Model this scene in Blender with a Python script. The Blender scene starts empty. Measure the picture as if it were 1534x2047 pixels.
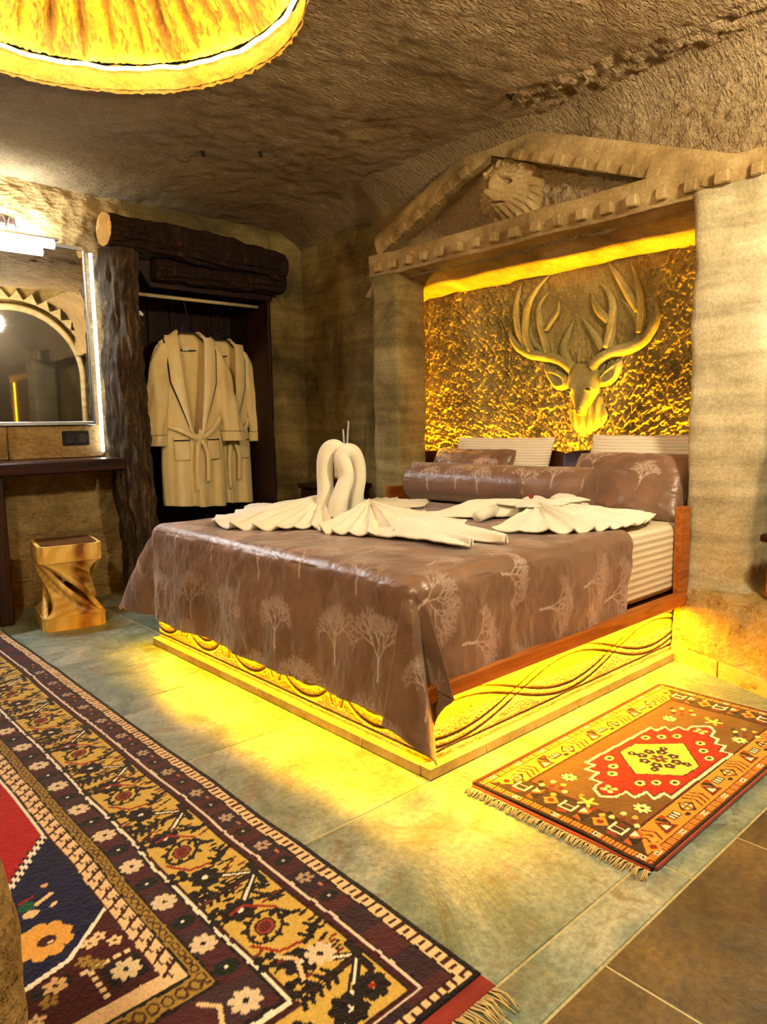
import bpy, bmesh, math, random
import numpy as np
from mathutils import Vector, Matrix

scene = bpy.context.scene
COL = scene.collection
rng = np.random.default_rng(7)
random.seed(7)

# ---------------------------------------------------------------- camera
FPX = 1426.73
YAW, PITCH, ROLL = math.radians(47.87), math.radians(6.97), math.radians(-1.02)
CAM_LOC = Vector((-1.365, -1.333, 1.0))
fw = Vector((math.cos(YAW) * math.cos(PITCH), math.sin(YAW) * math.cos(PITCH), -math.sin(PITCH)))
rt = Vector((math.sin(YAW), -math.cos(YAW), 0)); up = rt.cross(fw)
r2 = rt * math.cos(ROLL) + up * math.sin(ROLL); u2 = up * math.cos(ROLL) - rt * math.sin(ROLL)
cd = bpy.data.cameras.new('camera'); cam = bpy.data.objects.new('camera', cd); COL.objects.link(cam)
cam.matrix_world = Matrix(((r2.x, u2.x, -fw.x, CAM_LOC.x), (r2.y, u2.y, -fw.y, CAM_LOC.y), (r2.z, u2.z, -fw.z, CAM_LOC.z), (0, 0, 0, 1)))
cd.sensor_fit = 'HORIZONTAL'; cd.sensor_width = 36.0; cd.lens = 36.0 * FPX / 1534.0
cd.clip_start = 0.02; cd.clip_end = 60
scene.camera = cam

# ---------------------------------------------------------------- world, exposure, room lights
w = bpy.data.worlds.new('world'); scene.world = w; w.use_nodes = True
w.node_tree.nodes['Background'].inputs[0].default_value = (0.9, 0.75, 0.5, 1)
w.node_tree.nodes['Background'].inputs[1].default_value = 0.02
vs = scene.view_settings
vs.view_transform = 'Standard'; vs.look = 'None'; vs.gamma = 1.0; vs.exposure = 0.0
vs.use_curve_mapping = False
cy = scene.cycles; cy.max_bounces = 6; cy.diffuse_bounces = 3; cy.glossy_bounces = 3; cy.transmission_bounces = 2; cy.adaptive_threshold = 0.03; cy.use_light_tree = False
cy.caustics_reflective = False; cy.caustics_refractive = False

LED = (1.0, 0.47, 0.002)
LED_DOME = (1.0, 0.44, 0.006)
def area_light(name, loc, aim, sx, sy, power, color, roll_axis=None, spread=180):
    l = bpy.data.lights.new(name, 'AREA'); l.shape = 'RECTANGLE'; l.size = sx; l.size_y = sy
    l.energy = power; l.color = color; l.spread = math.radians(spread)
    o = bpy.data.objects.new(name, l); COL.objects.link(o)
    z = -(Vector(aim)).normalized()
    x = Vector(roll_axis).normalized() if roll_axis else Vector((1, 0, 0))
    x = (x - z * x.dot(z)).normalized(); y = z.cross(x)
    o.matrix_world = Matrix(((x.x, y.x, z.x, loc[0]), (x.y, y.y, z.y, loc[1]), (x.z, y.z, z.z, loc[2]), (0, 0, 0, 1)))
    return o
def point_light(name, loc, power, color, radius=0.06):
    l = bpy.data.lights.new(name, 'POINT'); l.energy = power; l.color = color; l.shadow_soft_size = radius; l.use_soft_falloff = False
    o = bpy.data.objects.new(name, l); o.location = loc; COL.objects.link(o); return o
ROOM_AND_FILL_LAMPS = [((0.75, -1.05, 2.12), 148, (1.0, 0.83, 0.55)), ((-1.75, -0.75, 2.0), 118, (1.0, 0.82, 0.52))]  # second lamp is an unseen fill added to brighten the room
LED_POWER = dict(foot=25, side=27, niche=195, reveal=6, dome=20.0, lamp=44, strip=3)

# ---------------------------------------------------------------- helpers: objects
def tag(o, label=None, cat=None, group=None, kind=None):
    if label: o['label'] = label
    if cat: o['category'] = cat
    if group: o['group'] = group
    if kind: o['kind'] = kind
    return o
def thing(name, label, cat, loc=(0, 0, 0), group=None, rz=0.0):
    o = bpy.data.objects.new(name, None); COL.objects.link(o); o.empty_display_size = 0.1
    o.location = loc; o.rotation_euler = (0, 0, rz)
    return tag(o, label, cat, group)
def link_mesh(name, me, mat, parent=None, world=True):
    if mat is not None and len(me.materials) == 0: me.materials.append(mat)
    o = bpy.data.objects.new(name, me); COL.objects.link(o)
    if parent is not None:
        o.parent = parent
        if world:
            o.matrix_parent_inverse = wm(parent).inverted()
    return o
def wm(o):
    m = Matrix.LocRotScale(o.location, o.rotation_euler, o.scale)
    if o.parent: m = wm(o.parent) @ o.matrix_parent_inverse @ m
    return m
def np_mesh(name, V, Q, smooth=True):
    V = np.ascontiguousarray(V, dtype=np.float32); Q = np.ascontiguousarray(Q, dtype=np.int32)
    me = bpy.data.meshes.new(name); k = Q.shape[1]
    me.vertices.add(len(V)); me.vertices.foreach_set('co', V.ravel())
    me.loops.add(Q.size); me.loops.foreach_set('vertex_index', Q.ravel())
    me.polygons.add(len(Q)); me.polygons.foreach_set('loop_start', np.arange(0, Q.size, k, dtype=np.int32))
    me.polygons.foreach_set('use_smooth', np.full(len(Q), smooth))
    me.update(calc_edges=True); me.validate()
    return me
def grid_faces(nu, nv, wu=False, wv=False, off=0):
    a = np.arange(nu if wu else nu - 1); b = np.arange(nv if wv else nv - 1)
    i, j = np.meshgrid(a, b, indexing='ij'); i = i.ravel(); j = j.ravel()
    i1 = (i + 1) % nu; j1 = (j + 1) % nv
    return np.stack([i * nv + j, i1 * nv + j, i1 * nv + j1, i * nv + j1], 1) + off
def grid_obj(name, P, mat, parent=None, wu=False, wv=False, smooth=True):
    nu, nv = P.shape[:2]
    return link_mesh(name, np_mesh(name, P.reshape(-1, 3), grid_faces(nu, nv, wu, wv), smooth), mat, parent)
def multi_grid(name, Ps, mat, parent=None, smooth=True):
    V = []; Q = []; off = 0
    for P in Ps:
        V.append(P.reshape(-1, 3)); Q.append(grid_faces(P.shape[0], P.shape[1], off=off)); off += P.shape[0] * P.shape[1]
    return link_mesh(name, np_mesh(name, np.concatenate(V), np.concatenate(Q), smooth), mat, parent)
class MB:
    "collects shapes of ONE piece into one mesh"
    def __init__(self): self.bm = bmesh.new()
    def box(self, c, s, bev=0.0, rot=None, seg=1):
        m = Matrix.LocRotScale(Vector(c), rot, Vector(s))
        g = bmesh.ops.create_cube(self.bm, size=1.0, matrix=m)
        if bev > 0:
            es = list({e for v in g['verts'] for e in v.link_edges})
            bmesh.ops.bevel(self.bm, geom=es, offset=bev, segments=seg, profile=0.5, affect='EDGES')
        return self
    def tube(self, pts, rad, n=10, cap=True, flat=None):
        pts = [Vector(p) for p in pts]; k = len(pts)
        rad = rad if hasattr(rad, '__len__') else [rad] * k
        T = []
        for i in range(k):
            t = pts[min(i + 1, k - 1)] - pts[max(i - 1, 0)]; T.append(t.normalized() if t.length > 1e-9 else Vector((0, 0, 1)))
        ref = Vector((0, 0, 1)) if abs(T[0].z) < 0.9 else Vector((1, 0, 0))
        nrm = (ref - T[0] * ref.dot(T[0])).normalized(); rings = []
        for i in range(k):
            nrm = (nrm - T[i] * nrm.dot(T[i])); nrm = nrm.normalized() if nrm.length > 1e-6 else T[i].orthogonal().normalized()
            b = T[i].cross(nrm); ring = []
            for j in range(n):
                a = 2 * math.pi * j / n
                d = nrm * math.cos(a) + b * math.sin(a)
                v = d * rad[i]
                if flat is not None: v = v - Vector(flat[0]) * v.dot(Vector(flat[0])) * (1 - flat[1])
                ring.append(self.bm.verts.new(pts[i] + v))
            rings.append(ring)
        for i in range(k - 1):
            for j in range(n):
                f = self.bm.faces.new((rings[i][j], rings[i][(j + 1) % n], rings[i + 1][(j + 1) % n], rings[i + 1][j])); f.smooth = True
        if cap:
            self.bm.faces.new(list(reversed(rings[0]))); self.bm.faces.new(rings[-1])
        return self
    def poly(self, pts, depth):
        "extruded polygon; pts 3D list, depth vector"
        d = Vector(depth)
        a = [self.bm.verts.new(Vector(p)) for p in pts]; b = [self.bm.verts.new(Vector(p) + d) for p in pts]
        self.bm.faces.new(a); self.bm.faces.new(list(reversed(b))); n = len(a)
        for i in range(n): self.bm.faces.new((a[i], b[i], b[(i + 1) % n], a[(i + 1) % n]))
        return self
    def mesh(self, name, smooth=None):
        bmesh.ops.recalc_face_normals(self.bm, faces=self.bm.faces)
        me = bpy.data.meshes.new(name); self.bm.to_mesh(me); self.bm.free()
        if smooth is not None:
            me.polygons.foreach_set('use_smooth', [smooth] * len(me.polygons))
        return me
    def build(self, name, mat, parent=None, smooth=None):
        return link_mesh(name, self.mesh(name, smooth), mat, parent)
def spline(pts, n):
    "Catmull-Rom through points (any dimension), n samples"
    p = np.array(pts, float); k = len(p)
    q = np.vstack([2 * p[0] - p[1], p, 2 * p[-1] - p[-2]])
    t = np.linspace(0, k - 1, n); i = np.minimum(t.astype(int), k - 2); f = (t - i)[:, None]
    a, b, c, d = q[i], q[i + 1], q[i + 2], q[i + 3]
    return 0.5 * (2 * b + (c - a) * f + (2 * a - 5 * b + 4 * c - d) * f ** 2 + (3 * b - a - 3 * c + d) * f ** 3)
def sstep(a, b, x):
    t = np.clip((x - a) / (b - a), 0, 1); return t * t * (3 - 2 * t)

# ---------------------------------------------------------------- helpers: noise
_perm = rng.permutation(4096); _val = rng.random(4096) * 2 - 1
def vnoise(x, y, z=0.0):
    x, y, z = np.broadcast_arrays(np.asarray(x, float), np.asarray(y, float), np.asarray(z, float))
    xi, yi, zi = np.floor(x).astype(int), np.floor(y).astype(int), np.floor(z).astype(int)
    fx, fy, fz = x - xi, y - yi, z - zi
    fx, fy, fz = [f * f * (3 - 2 * f) for f in (fx, fy, fz)]
    def h(a, b, c): return _val[_perm[(_perm[(_perm[a & 4095] + b) & 4095] + c) & 4095]]
    r = 0
    for dx in (0, 1):
        for dy in (0, 1):
            for dz in (0, 1):
                r = r + h(xi + dx, yi + dy, zi + dz) * (fx if dx else 1 - fx) * (fy if dy else 1 - fy) * (fz if dz else 1 - fz)
    return r
def fbm(x, y, z=0.0, o=4, g=0.5):
    r = 0; a = 1.0; s = 1.0
    for _ in range(o):
        r = r + a * vnoise(x * s + 13.7 * _, y * s + 5.1 * _, z * s); a *= g; s *= 2.03
    return r

# ---------------------------------------------------------------- helpers: materials
class NT:
    def __init__(self, name):
        self.m = bpy.data.materials.new(name); self.m.use_nodes = True
        self.t = self.m.node_tree; self.b = self.t.nodes['Principled BSDF']
    def n(self, typ, **kw):
        nd = self.t.nodes.new(typ)
        for k, v in kw.items():
            if k.startswith('i_'):
                key = k[2:]; nd.inputs[int(key) if key.isdigit() else key.replace('_', ' ')].default_value = v
            else: setattr(nd, k, v)
        return nd
    def l(self, a, b): self.t.links.new(a, b)
    def ramp(self, fac, stops):
        r = self.n('ShaderNodeValToRGB'); e = r.color_ramp.elements
        while len(e) < len(stops): e.new(0.5)
        for k, (p, c) in enumerate(stops): e[k].position = p; e[k].color = (c[0], c[1], c[2], 1)
        self.l(fac, r.inputs[0]); return r.outputs[0]
    def mix(self, fac, a, b, mode='MIX'):
        x = self.n('ShaderNodeMix', data_type='RGBA', blend_type=mode)
        for sock, v in ((x.inputs[0], fac), (x.inputs[6], a), (x.inputs[7], b)):
            if isinstance(v, (int, float)): sock.default_value = v
            elif isinstance(v, tuple): sock.default_value = (v[0], v[1], v[2], 1)
            else: self.l(v, sock)
        return x.outputs[2]
    def math(self, op, a, b=0.0):
        x = self.n('ShaderNodeMath', operation=op)
        for s, v in zip(x.inputs, (a, b)):
            if isinstance(v, (int, float)): s.default_value = v
            else: self.l(v, s)
        return x.outputs[0]
    def pos(self, scale=(1, 1, 1), obj=False, rot=(0, 0, 0)):
        if obj: src = self.n('ShaderNodeTexCoord').outputs['Object']
        else: src = self.n('ShaderNodeNewGeometry').outputs['Position']
        mp = self.n('ShaderNodeMapping'); mp.inputs['Scale'].default_value = scale; mp.inputs['Rotation'].default_value = rot
        self.l(src, mp.inputs[0]); return mp.outputs[0]
    def noise(self, vec, scale, detail=4, rough=0.55, dist=0.0):
        x = self.n('ShaderNodeTexNoise'); x.inputs['Scale'].default_value = scale; x.inputs['Detail'].default_value = detail
        x.inputs['Roughness'].default_value = rough; x.inputs['Distortion'].default_value = dist
        self.l(vec, x.inputs['Vector']); return x.outputs['Fac']
    def vor(self, vec, scale, feature='F1'):
        x = self.n('ShaderNodeTexVoronoi', feature=feature); x.inputs['Scale'].default_value = scale
        self.l(vec, x.inputs['Vector']); return x.outputs['Distance']
    def bump(self, h, strength=0.4, dist=0.01, prev=None):
        x = self.n('ShaderNodeBump'); x.inputs['Strength'].default_value = strength; x.inputs['Distance'].default_value = dist
        self.l(h, x.inputs['Height'])
        if prev is not None: self.l(prev, x.inputs['Normal'])
        return x.outputs[0]
    def out(self, color=None, rough=None, normal=None, metal=None, spec=None):
        for key, v in (('Base Color', color), ('Roughness', rough), ('Normal', normal), ('Metallic', metal), ('Specular IOR Level', spec)):
            if v is None: continue
            s = self.b.inputs[key]
            if isinstance(v, (int, float)): s.default_value = v
            elif isinstance(v, tuple): s.default_value = (v[0], v[1], v[2], 1)
            else: self.l(v, s)
        return self.m
def lin(r, g, b):
    f = lambda c: ((c / 255 + 0.055) / 1.055) ** 2.4 if c > 10 else c / 255 / 12.92
    return (f(r), f(g), f(b))
def emission(name, color, strength):
    t = NT(name); t.b.inputs['Base Color'].default_value = (0, 0, 0, 1)
    t.b.inputs['Emission Color'].default_value = (*color, 1); t.b.inputs['Emission Strength'].default_value = strength
    t.m.cycles.emission_sampling = 'NONE'
    return t.m
def stone_mat(name, cols, scale=3.0, bump=0.5, chisel=0.0, strata=0.0, fine=90.0, rough=0.85, bdist=0.012, tool=None):
    t = NT(name); p = t.pos()
    n1 = t.noise(p, scale, 4, 0.62, 0.4)
    c = t.ramp(n1, [(0.30, cols[0]), (0.5, cols[1]), (0.72, cols[2])])
    n2 = t.noise(p, fine, 3, 0.7)
    c = t.mix(0.45, c, t.ramp(n2, [(0.3, (0.35, 0.33, 0.3)), (0.68, (1.1, 1.1, 1.1))]), 'MULTIPLY')
    v = t.vor(p, 30.0)   # light flecks in the tuff
    fl = t.ramp(v, [(0.0, (1, 1, 1)), (0.10, (0, 0, 0))])
    c = t.mix(fl, c, tuple(min(1, x * 1.8) for x in cols[2]))
    if strata > 0:
        ps = t.pos((0.7, 0.7, 9.0))
        s = t.ramp(t.noise(ps, 1.6, 4, 0.6, 0.3), [(0.35, (0.5, 0.47, 0.41)), (0.5, (0.85, 0.83, 0.77)), (0.66, (1.25, 1.22, 1.15))])
        c = t.mix(strata, c, s, 'MULTIPLY')
    nb = t.bump(n2, bump, bdist)
    if tool is not None:
        nb = t.bump(t.noise(t.pos(tool[0], rot=tool[1]), 1.0, 2, 0.6, 0.6), tool[2], 0.02, nb)
    else:
        nb = t.bump(t.noise(p, 14.0, 3, 0.6), bump, bdist, nb)
    if chisel > 0:
        pc = t.pos((1.0, 1.0, 2.6), rot=(0.5, 0.3, 0.6))
        nb = t.bump(t.vor(pc, 26.0, 'SMOOTH_F1'), chisel, 0.02, nb)
    return t.out(c, rough, nb, spec=0.25)
def wood_mat(name, cols, axis_scale=(2, 30, 30), rough=0.45, bump=0.25, obj=True, scale=1.0):
    t = NT(name); p = t.pos(axis_scale, obj=obj)
    n1 = t.noise(p, 1.2 * scale, 6, 0.6, 1.2)
    c = t.ramp(n1, [(0.28, cols[0]), (0.5, cols[1]), (0.74, cols[2])])
    nb = t.bump(t.noise(p, 3.0 * scale, 5, 0.65, 0.6), bump, 0.004)
    return t.out(c, rough, nb, spec=0.25)
def cloth_mat(name, color, color2=None, rough=0.9, weave=420.0, bump=0.25, sheen=0.3):
    t = NT(name); p = t.pos(obj=True)
    n1 = t.noise(p, 9.0, 4, 0.6)
    c = t.ramp(n1, [(0.3, color2 or tuple(x * 0.85 for x in color)), (0.65, color)])
    nb = t.bump(t.noise(p, weave, 3, 0.6), bump, 0.003)
    nb = t.bump(t.noise(p, 22.0, 3, 0.5), 0.12, 0.01, nb)
    t.b.inputs['Sheen Weight'].default_value = sheen
    return t.out(c, rough, nb, spec=0.2)
def plain_mat(name, color, rough=0.5, metal=0.0, spec=0.5):
    t = NT(name); p = t.pos(obj=True)
    c = t.ramp(t.noise(p, 30.0, 3), [(0.3, tuple(x * 0.88 for x in color)), (0.7, color)])
    return t.out(c, rough, metal=metal, spec=spec)

# measured carving and weaving patterns (metres, in the plane of the wall or floor)
DATA = {"beams":{"R":[[[[0.7358,1.2768],[0.6849,1.3183],[0.6081,1.3463],[0.5185,1.3586],[0.4471,1.3916],[0.3995,1.4517],[0.3838,1.5046],[0.3964,1.5799]],[0.0277,0.0247,0.0247,0.0247,0.0232,0.0195,0.0142,0.003]],[[[0.4694,1.4234],[0.4644,1.5015],[0.4727,1.5937],[0.4968,1.6882],[0.5293,1.7716]],[0.0217,0.021,0.0172,0.0112,0.0022]],[[[0.481,1.5296],[0.5325,1.6152],[0.5863,1.6991],[0.6489,1.7923]],[0.0172,0.018,0.0142,0.0022]],[[[0.647,1.3667],[0.6294,1.44],[0.6234,1.5138],[0.6212,1.5808],[0.6454,1.6413],[0.6891,1.6949]],[0.0247,0.0217,0.0202,0.0172,0.012,0.0022]],[[[0.6384,1.5021],[0.6899,1.549],[0.7224,1.6011],[0.7434,1.6602]],[0.0187,0.0172,0.0127,0.0022]],[[[0.6741,1.3623],[0.7109,1.4243],[0.7561,1.488],[0.7975,1.5359]],[0.0187,0.0157,0.0112,0.0022]],[[[0.5041,1.3673],[0.4728,1.4172],[0.4855,1.4843],[0.531,1.5557],[0.5727,1.5977]],[0.015,0.015,0.0135,0.0097,0.0019]]],"L":[[[[0.8469,1.2773],[0.9157,1.322],[1.0127,1.3551],[1.113,1.3745],[1.198,1.4158],[1.2513,1.4741],[1.2681,1.5256]],[0.0277,0.0247,0.0232,0.0225,0.0187,0.0127,0.0022]],[[[1.16,1.4124],[1.2082,1.5229],[1.2233,1.6379],[1.2048,1.7254],[1.1769,1.7844]],[0.0165,0.0172,0.0157,0.0112,0.0022]],[[[1.1224,1.3865],[1.1561,1.5098],[1.1413,1.6422],[1.0798,1.7292],[0.9916,1.7963]],[0.021,0.021,0.0187,0.0142,0.0022]],[[[1.0129,1.3699],[1.0363,1.4603],[1.0578,1.5287],[1.0696,1.6182],[1.0431,1.6658],[0.9991,1.6972]],[0.021,0.0187,0.0165,0.0142,0.0105,0.0022]],[[[1.0188,1.4951],[0.9883,1.5354],[0.9472,1.5882],[0.9419,1.6447]],[0.0165,0.0165,0.0127,0.0022]],[[[1.0219,1.378],[1.0951,1.4327],[1.1252,1.4916],[1.1146,1.5514]],[0.0135,0.0127,0.0105,0.0022]],[[[0.8726,1.3007],[0.908,1.3827],[0.8836,1.4593],[0.8413,1.5411]],[0.0225,0.0195,0.015,0.0022]]]},"head":[[[0.8473,1.3024],[0.7081,1.2922]],[[0.8722,1.2719],[0.6916,1.2598]],[[0.8801,1.2363],[0.6869,1.2246]],[[0.8838,1.2002],[0.6862,1.1897]],[[0.8722,1.1634],[0.691,1.155]],[[0.8529,1.1263],[0.7086,1.1206]],[[0.8311,1.0893],[0.7321,1.0861]],[[0.8197,1.06],[0.7478,1.0581]],[[0.8093,1.0381],[0.7555,1.0369]],[[0.7966,1.027],[0.7676,1.0264]]],"eyes":[[0.845,1.16],[0.7319,1.1604]],"nose":[[0.7831,1.0626]],"ears":{"R":[[0.7026,1.2186],[0.6524,1.264],[0.5692,1.3071],[0.5679,1.2515],[0.6045,1.1957],[0.6858,1.1722]],"L":[[0.8716,1.2358],[0.9499,1.2807],[1.0345,1.2976],[1.0023,1.2288],[0.9484,1.1706],[0.8724,1.1779]]},"neck":[[0.866,1.1486],[0.8779,1.0908],[0.8767,1.0177],[0.8416,0.9586],[0.7903,0.9112],[0.7333,0.9435],[0.6776,0.9716],[0.6431,1.0203],[0.6641,1.0839],[0.6969,1.1342]],"med":[[0.3978,-0.2512],[0.7598,-0.2652],[0.7487,-0.2879],[0.7958,-0.2939],[0.7827,-0.3213],[0.8272,-0.3249],[0.8165,-0.3547],[0.8586,-0.3558],[0.8957,-0.3923],[0.8692,-0.4196],[0.8242,-0.4271],[0.8228,-0.4509],[0.7822,-0.4604],[0.7908,-0.4869],[0.7435,-0.4935],[0.7494,-0.5222],[0.3821,-0.5161],[0.3894,-0.4918],[0.3433,-0.4874],[0.3623,-0.4564],[0.3116,-0.4479],[0.3247,-0.4154],[0.2792,-0.412],[0.2537,-0.3828],[0.2795,-0.3483],[0.3256,-0.3454],[0.322,-0.3125],[0.3714,-0.3101],[0.3611,-0.2741],[0.4036,-0.2785]],"hex":[[0.5298,-0.2844],[0.6127,-0.2882],[0.7188,-0.3922],[0.6053,-0.4911],[0.5201,-0.4852],[0.4331,-0.3855]],"rings":[[0.6786,-0.2905],[0.7176,-0.3224],[0.7552,-0.353],[0.7541,-0.4268],[0.7106,-0.4555],[0.6743,-0.4881],[0.4719,-0.2848],[0.4341,-0.3189],[0.3913,-0.3397],[0.3928,-0.4203],[0.4277,-0.4495],[0.4643,-0.485]],"xm":[[0.8383,-0.3893],[0.3055,-0.3782]],"stars":[[0.2879,-0.267],[0.87,-0.2747],[0.279,-0.4886],[0.8609,-0.5007]],"star2":[[0.2038,-0.3748],[0.9386,-0.3877]],"clus":[[0.2085,-0.2631],[0.9548,-0.2758],[0.1954,-0.4796],[0.9236,-0.4913]],"neckL":[[0.44,1.078,0.571],[0.4566,1.0631,0.6246],[0.4725,1.0622,0.7129],[0.4781,1.0706,0.7954],[0.4803,1.0686,0.8606],[0.4912,1.0588,0.8987],[0.512,1.0399,0.9099],[0.5282,1.0253,0.886],[0.5322,1.0351,0.8352],[0.5308,1.0499,0.7811]],"neckR":[[0.5822,1.0004,0.6234],[0.5835,0.9992,0.7019],[0.5936,0.9901,0.7737],[0.586,0.9835,0.84],[0.5607,0.9794,0.8855],[0.5263,0.9835,0.8943],[0.5066,0.9879,0.87],[0.5082,0.9729,0.8324],[0.513,0.9686,0.7856],[0.4914,0.9746,0.7283],[0.4733,0.9775,0.6769],[0.4672,0.9831,0.6242]]}

# ---------------------------------------------------------------- materials of the setting
TUFF = (lin(96, 80, 52), lin(142, 122, 86), lin(178, 160, 122))
M_ceiling = stone_mat('tuff_ceiling', (lin(128, 106, 72), lin(152, 130, 94), lin(172, 152, 116)), 1.6, 0.6, 0.0, 0.0, 75, tool=((24, 80, 44), (0, 0, 0.75), 1.0))
M_tuff = stone_mat('tuff_carved', (lin(120, 98, 56), lin(158, 132, 84), lin(190, 166, 118)), 4.0, 0.4, 0.0, 0.0, 80)
M_wall = stone_mat('tuff_wall', (lin(74, 64, 34), lin(118, 102, 58), lin(160, 142, 92)), 2.6, 0.5, 0.0, 0.55, 70)
M_mirror_wall = stone_mat('tuff_wall_vanity', (lin(120, 98, 60), lin(165, 138, 88), lin(198, 172, 122)), 3.5, 0.5, 0.5, 0.2, 60)
M_pillar = stone_mat('tuff_pillar', (lin(110, 96, 58), lin(150, 134, 86), lin(184, 168, 120)), 3.0, 0.4, 0.0, 0.6, 70)
M_column = stone_mat('tuff_column', (lin(166, 154, 116), lin(200, 188, 152), lin(224, 214, 184)), 2.5, 0.35, 0.0, 0.6, 80)
M_niche = stone_mat('chiselled_niche', (lin(112, 98, 48), lin(150, 130, 70), lin(182, 158, 92)), 3.0, 0.7, 0.0, 0.0, 60, bdist=0.016)
M_deer = stone_mat('carved_relief', (lin(128, 118, 66), lin(154, 140, 84), lin(176, 160, 104)), 6.0, 0.35, 0.0, 0.0, 90)
M_dome = stone_mat('dome_plaster', (lin(196, 168, 110), lin(220, 192, 134), lin(235, 212, 160)), 5.0, 0.8, 0.0, 0.0, 55)
M_panel = stone_mat('pecked_panel', (lin(170, 146, 92), lin(200, 176, 118), lin(216, 196, 140)), 7.0, 0.5, 0.0, 0.0, 160, bdist=0.006)
M_rock = stone_mat('rough_rock', (lin(140, 112, 62), lin(180, 150, 92), lin(204, 176, 120)), 6.0, 0.9, 0.3, 0.0, 50, bdist=0.02)
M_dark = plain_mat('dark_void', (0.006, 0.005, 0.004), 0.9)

def tile_mat(name, stops, rust):
    t = NT(name)
    p = t.pos(); rnd = t.n('ShaderNodeObjectInfo').outputs['Random']
    sh = t.n('ShaderNodeVectorMath', operation='ADD'); cb = t.n('ShaderNodeCombineXYZ')
    t.l(t.math('MULTIPLY', rnd, 23.0), cb.inputs[0]); t.l(t.math('MULTIPLY', rnd, 11.0), cb.inputs[1])
    t.l(p, sh.inputs[0]); t.l(cb.outputs[0], sh.inputs[1]); q = sh.outputs[0]
    n1 = t.noise(q, 3.2, 8, 0.66, 0.8)
    c = t.ramp(n1, stops)
    n2 = t.noise(q, 5.5, 6, 0.6, 1.6)
    c = t.mix(t.ramp(n2, [(0.52, (0, 0, 0)), (0.72, (0.7, 0.7, 0.7))]), c, rust)
    n3 = t.noise(q, 60.0, 4, 0.7)
    c = t.mix(0.7, c, t.ramp(n3, [(0.35, (0.45, 0.45, 0.42)), (0.62, (1.1, 1.1, 1.05))]), 'MULTIPLY')
    v = t.vor(t.pos((1, 1, 1)), 2.3, 'DISTANCE_TO_EDGE')
    ck = t.ramp(t.math('ADD', v, t.math('MULTIPLY', t.math('SUBTRACT', t.noise(q, 9.0, 4), 0.5), 0.25)), [(0.0, (0.35, 0.22, 0.1)), (0.012, (1, 1, 1))])
    c = t.mix(0.35, c, ck, 'MULTIPLY')
    nb = t.bump(n1, 0.45, 0.02); nb = t.bump(n3, 0.4, 0.003, nb)
    r = t.ramp(n2, [(0.3, (0.28, 0.28, 0.28)), (0.7, (0.5, 0.5, 0.5))])
    return t.out(c, r, nb, spec=0.5)
M_tile = tile_mat('slate_tile_green', [(0.25, lin(70, 84, 70)), (0.42, lin(106, 124, 110)), (0.55, lin(138, 152, 138)), (0.72, lin(184, 184, 164))], lin(120, 92, 56))
M_tile_dark = tile_mat('slate_tile_brown', [(0.25, lin(40, 36, 26)), (0.42, lin(84, 70, 46)), (0.58, lin(112, 90, 56)), (0.75, lin(140, 118, 84))], lin(70, 62, 50))
M_grout = stone_mat('grout', (lin(176, 160, 108), lin(196, 182, 128), lin(206, 194, 146)), 8, 0.2)

# ---------------------------------------------------------------- floor: every tile its own slab
floor = MB().box((0.0, 1.0, -0.032), (5.4, 5.6, 0.06)).build('floor', M_grout); tag(floor, 'slate tile floor with pale joints', kind='structure')
PT = 0.595
ys = [-0.70, -0.595, 0.0, 0.595, 1.19, 1.785, 2.38, 2.975]
xs0 = 0.105
tile_cache = {}
def tile(x0, x1, y0, y1, mat):
    g = 0.0028
    k = (round(x1 - x0, 3), round(y1 - y0, 3), mat.name)
    if k not in tile_cache:
        me = MB().box((0, 0, -0.008), (x1 - x0 - 2 * g, y1 - y0 - 2 * g, 0.016), 0.0015).mesh('tile'); me.materials.append(mat); tile_cache[k] = me
    o = bpy.data.objects.new('tile', tile_cache[k]); COL.objects.link(o); o.parent = floor
    o.location = ((x0 + x1) / 2, (y0 + y1) / 2, 0)
for j in range(len(ys) - 1):
    for i in range(-4, 3):
        tile(xs0 + PT * i, xs0 + PT * (i + 1), ys[j], ys[j + 1], M_tile)
for j in range(2):
    for i in range(-4, 3):
        tile(-0.26 + PT * i, -0.26 + PT * (i + 1), -0.70 - PT * (j + 1), -0.70 - PT * j, M_tile_dark)

# ---------------------------------------------------------------- walls
def patch(o, U, V, nu, nv, N, amp=0.012, fs=3.0, fn=None):
    o, U, V, N = [np.array(a, float) for a in (o, U, V, N)]
    u, v = np.meshgrid(np.linspace(0, 1, nu), np.linspace(0, 1, nv), indexing='ij')
    P = o + u[..., None] * U + v[..., None] * V
    d = amp * fbm(P[..., 0] * fs, P[..., 1] * fs, P[..., 2] * fs, 5)
    if fn is not None: d = d + fn(P)
    return P + d[..., None] * N
ZC = 2.42
def ceil_z(x, y):
    return ZC - 0.14 * sstep(1.5, 1.9, x) ** 1.5 + 0.42 * sstep(-0.55, -1.2, y) - 0.06 * sstep(2.3, 3.0, y)
def chis(P): return 0.012 * vnoise(P[..., 0] * 26 + P[..., 2] * 14, P[..., 1] * 26, P[..., 2] * 30) + 0.008 * vnoise(P[..., 0] * 50, 0, P[..., 2] * 50)
wl = multi_grid('wall_left', [
    patch((-2.4, 3.0, 0), (2.88, 0, 0), (0, 0, 2.6), 180, 160, (0, -1, 0), 0.010, 3.0, chis)], M_mirror_wall)
tag(wl, 'rough tuff wall behind the vanity mirror', kind='structure')
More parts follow.
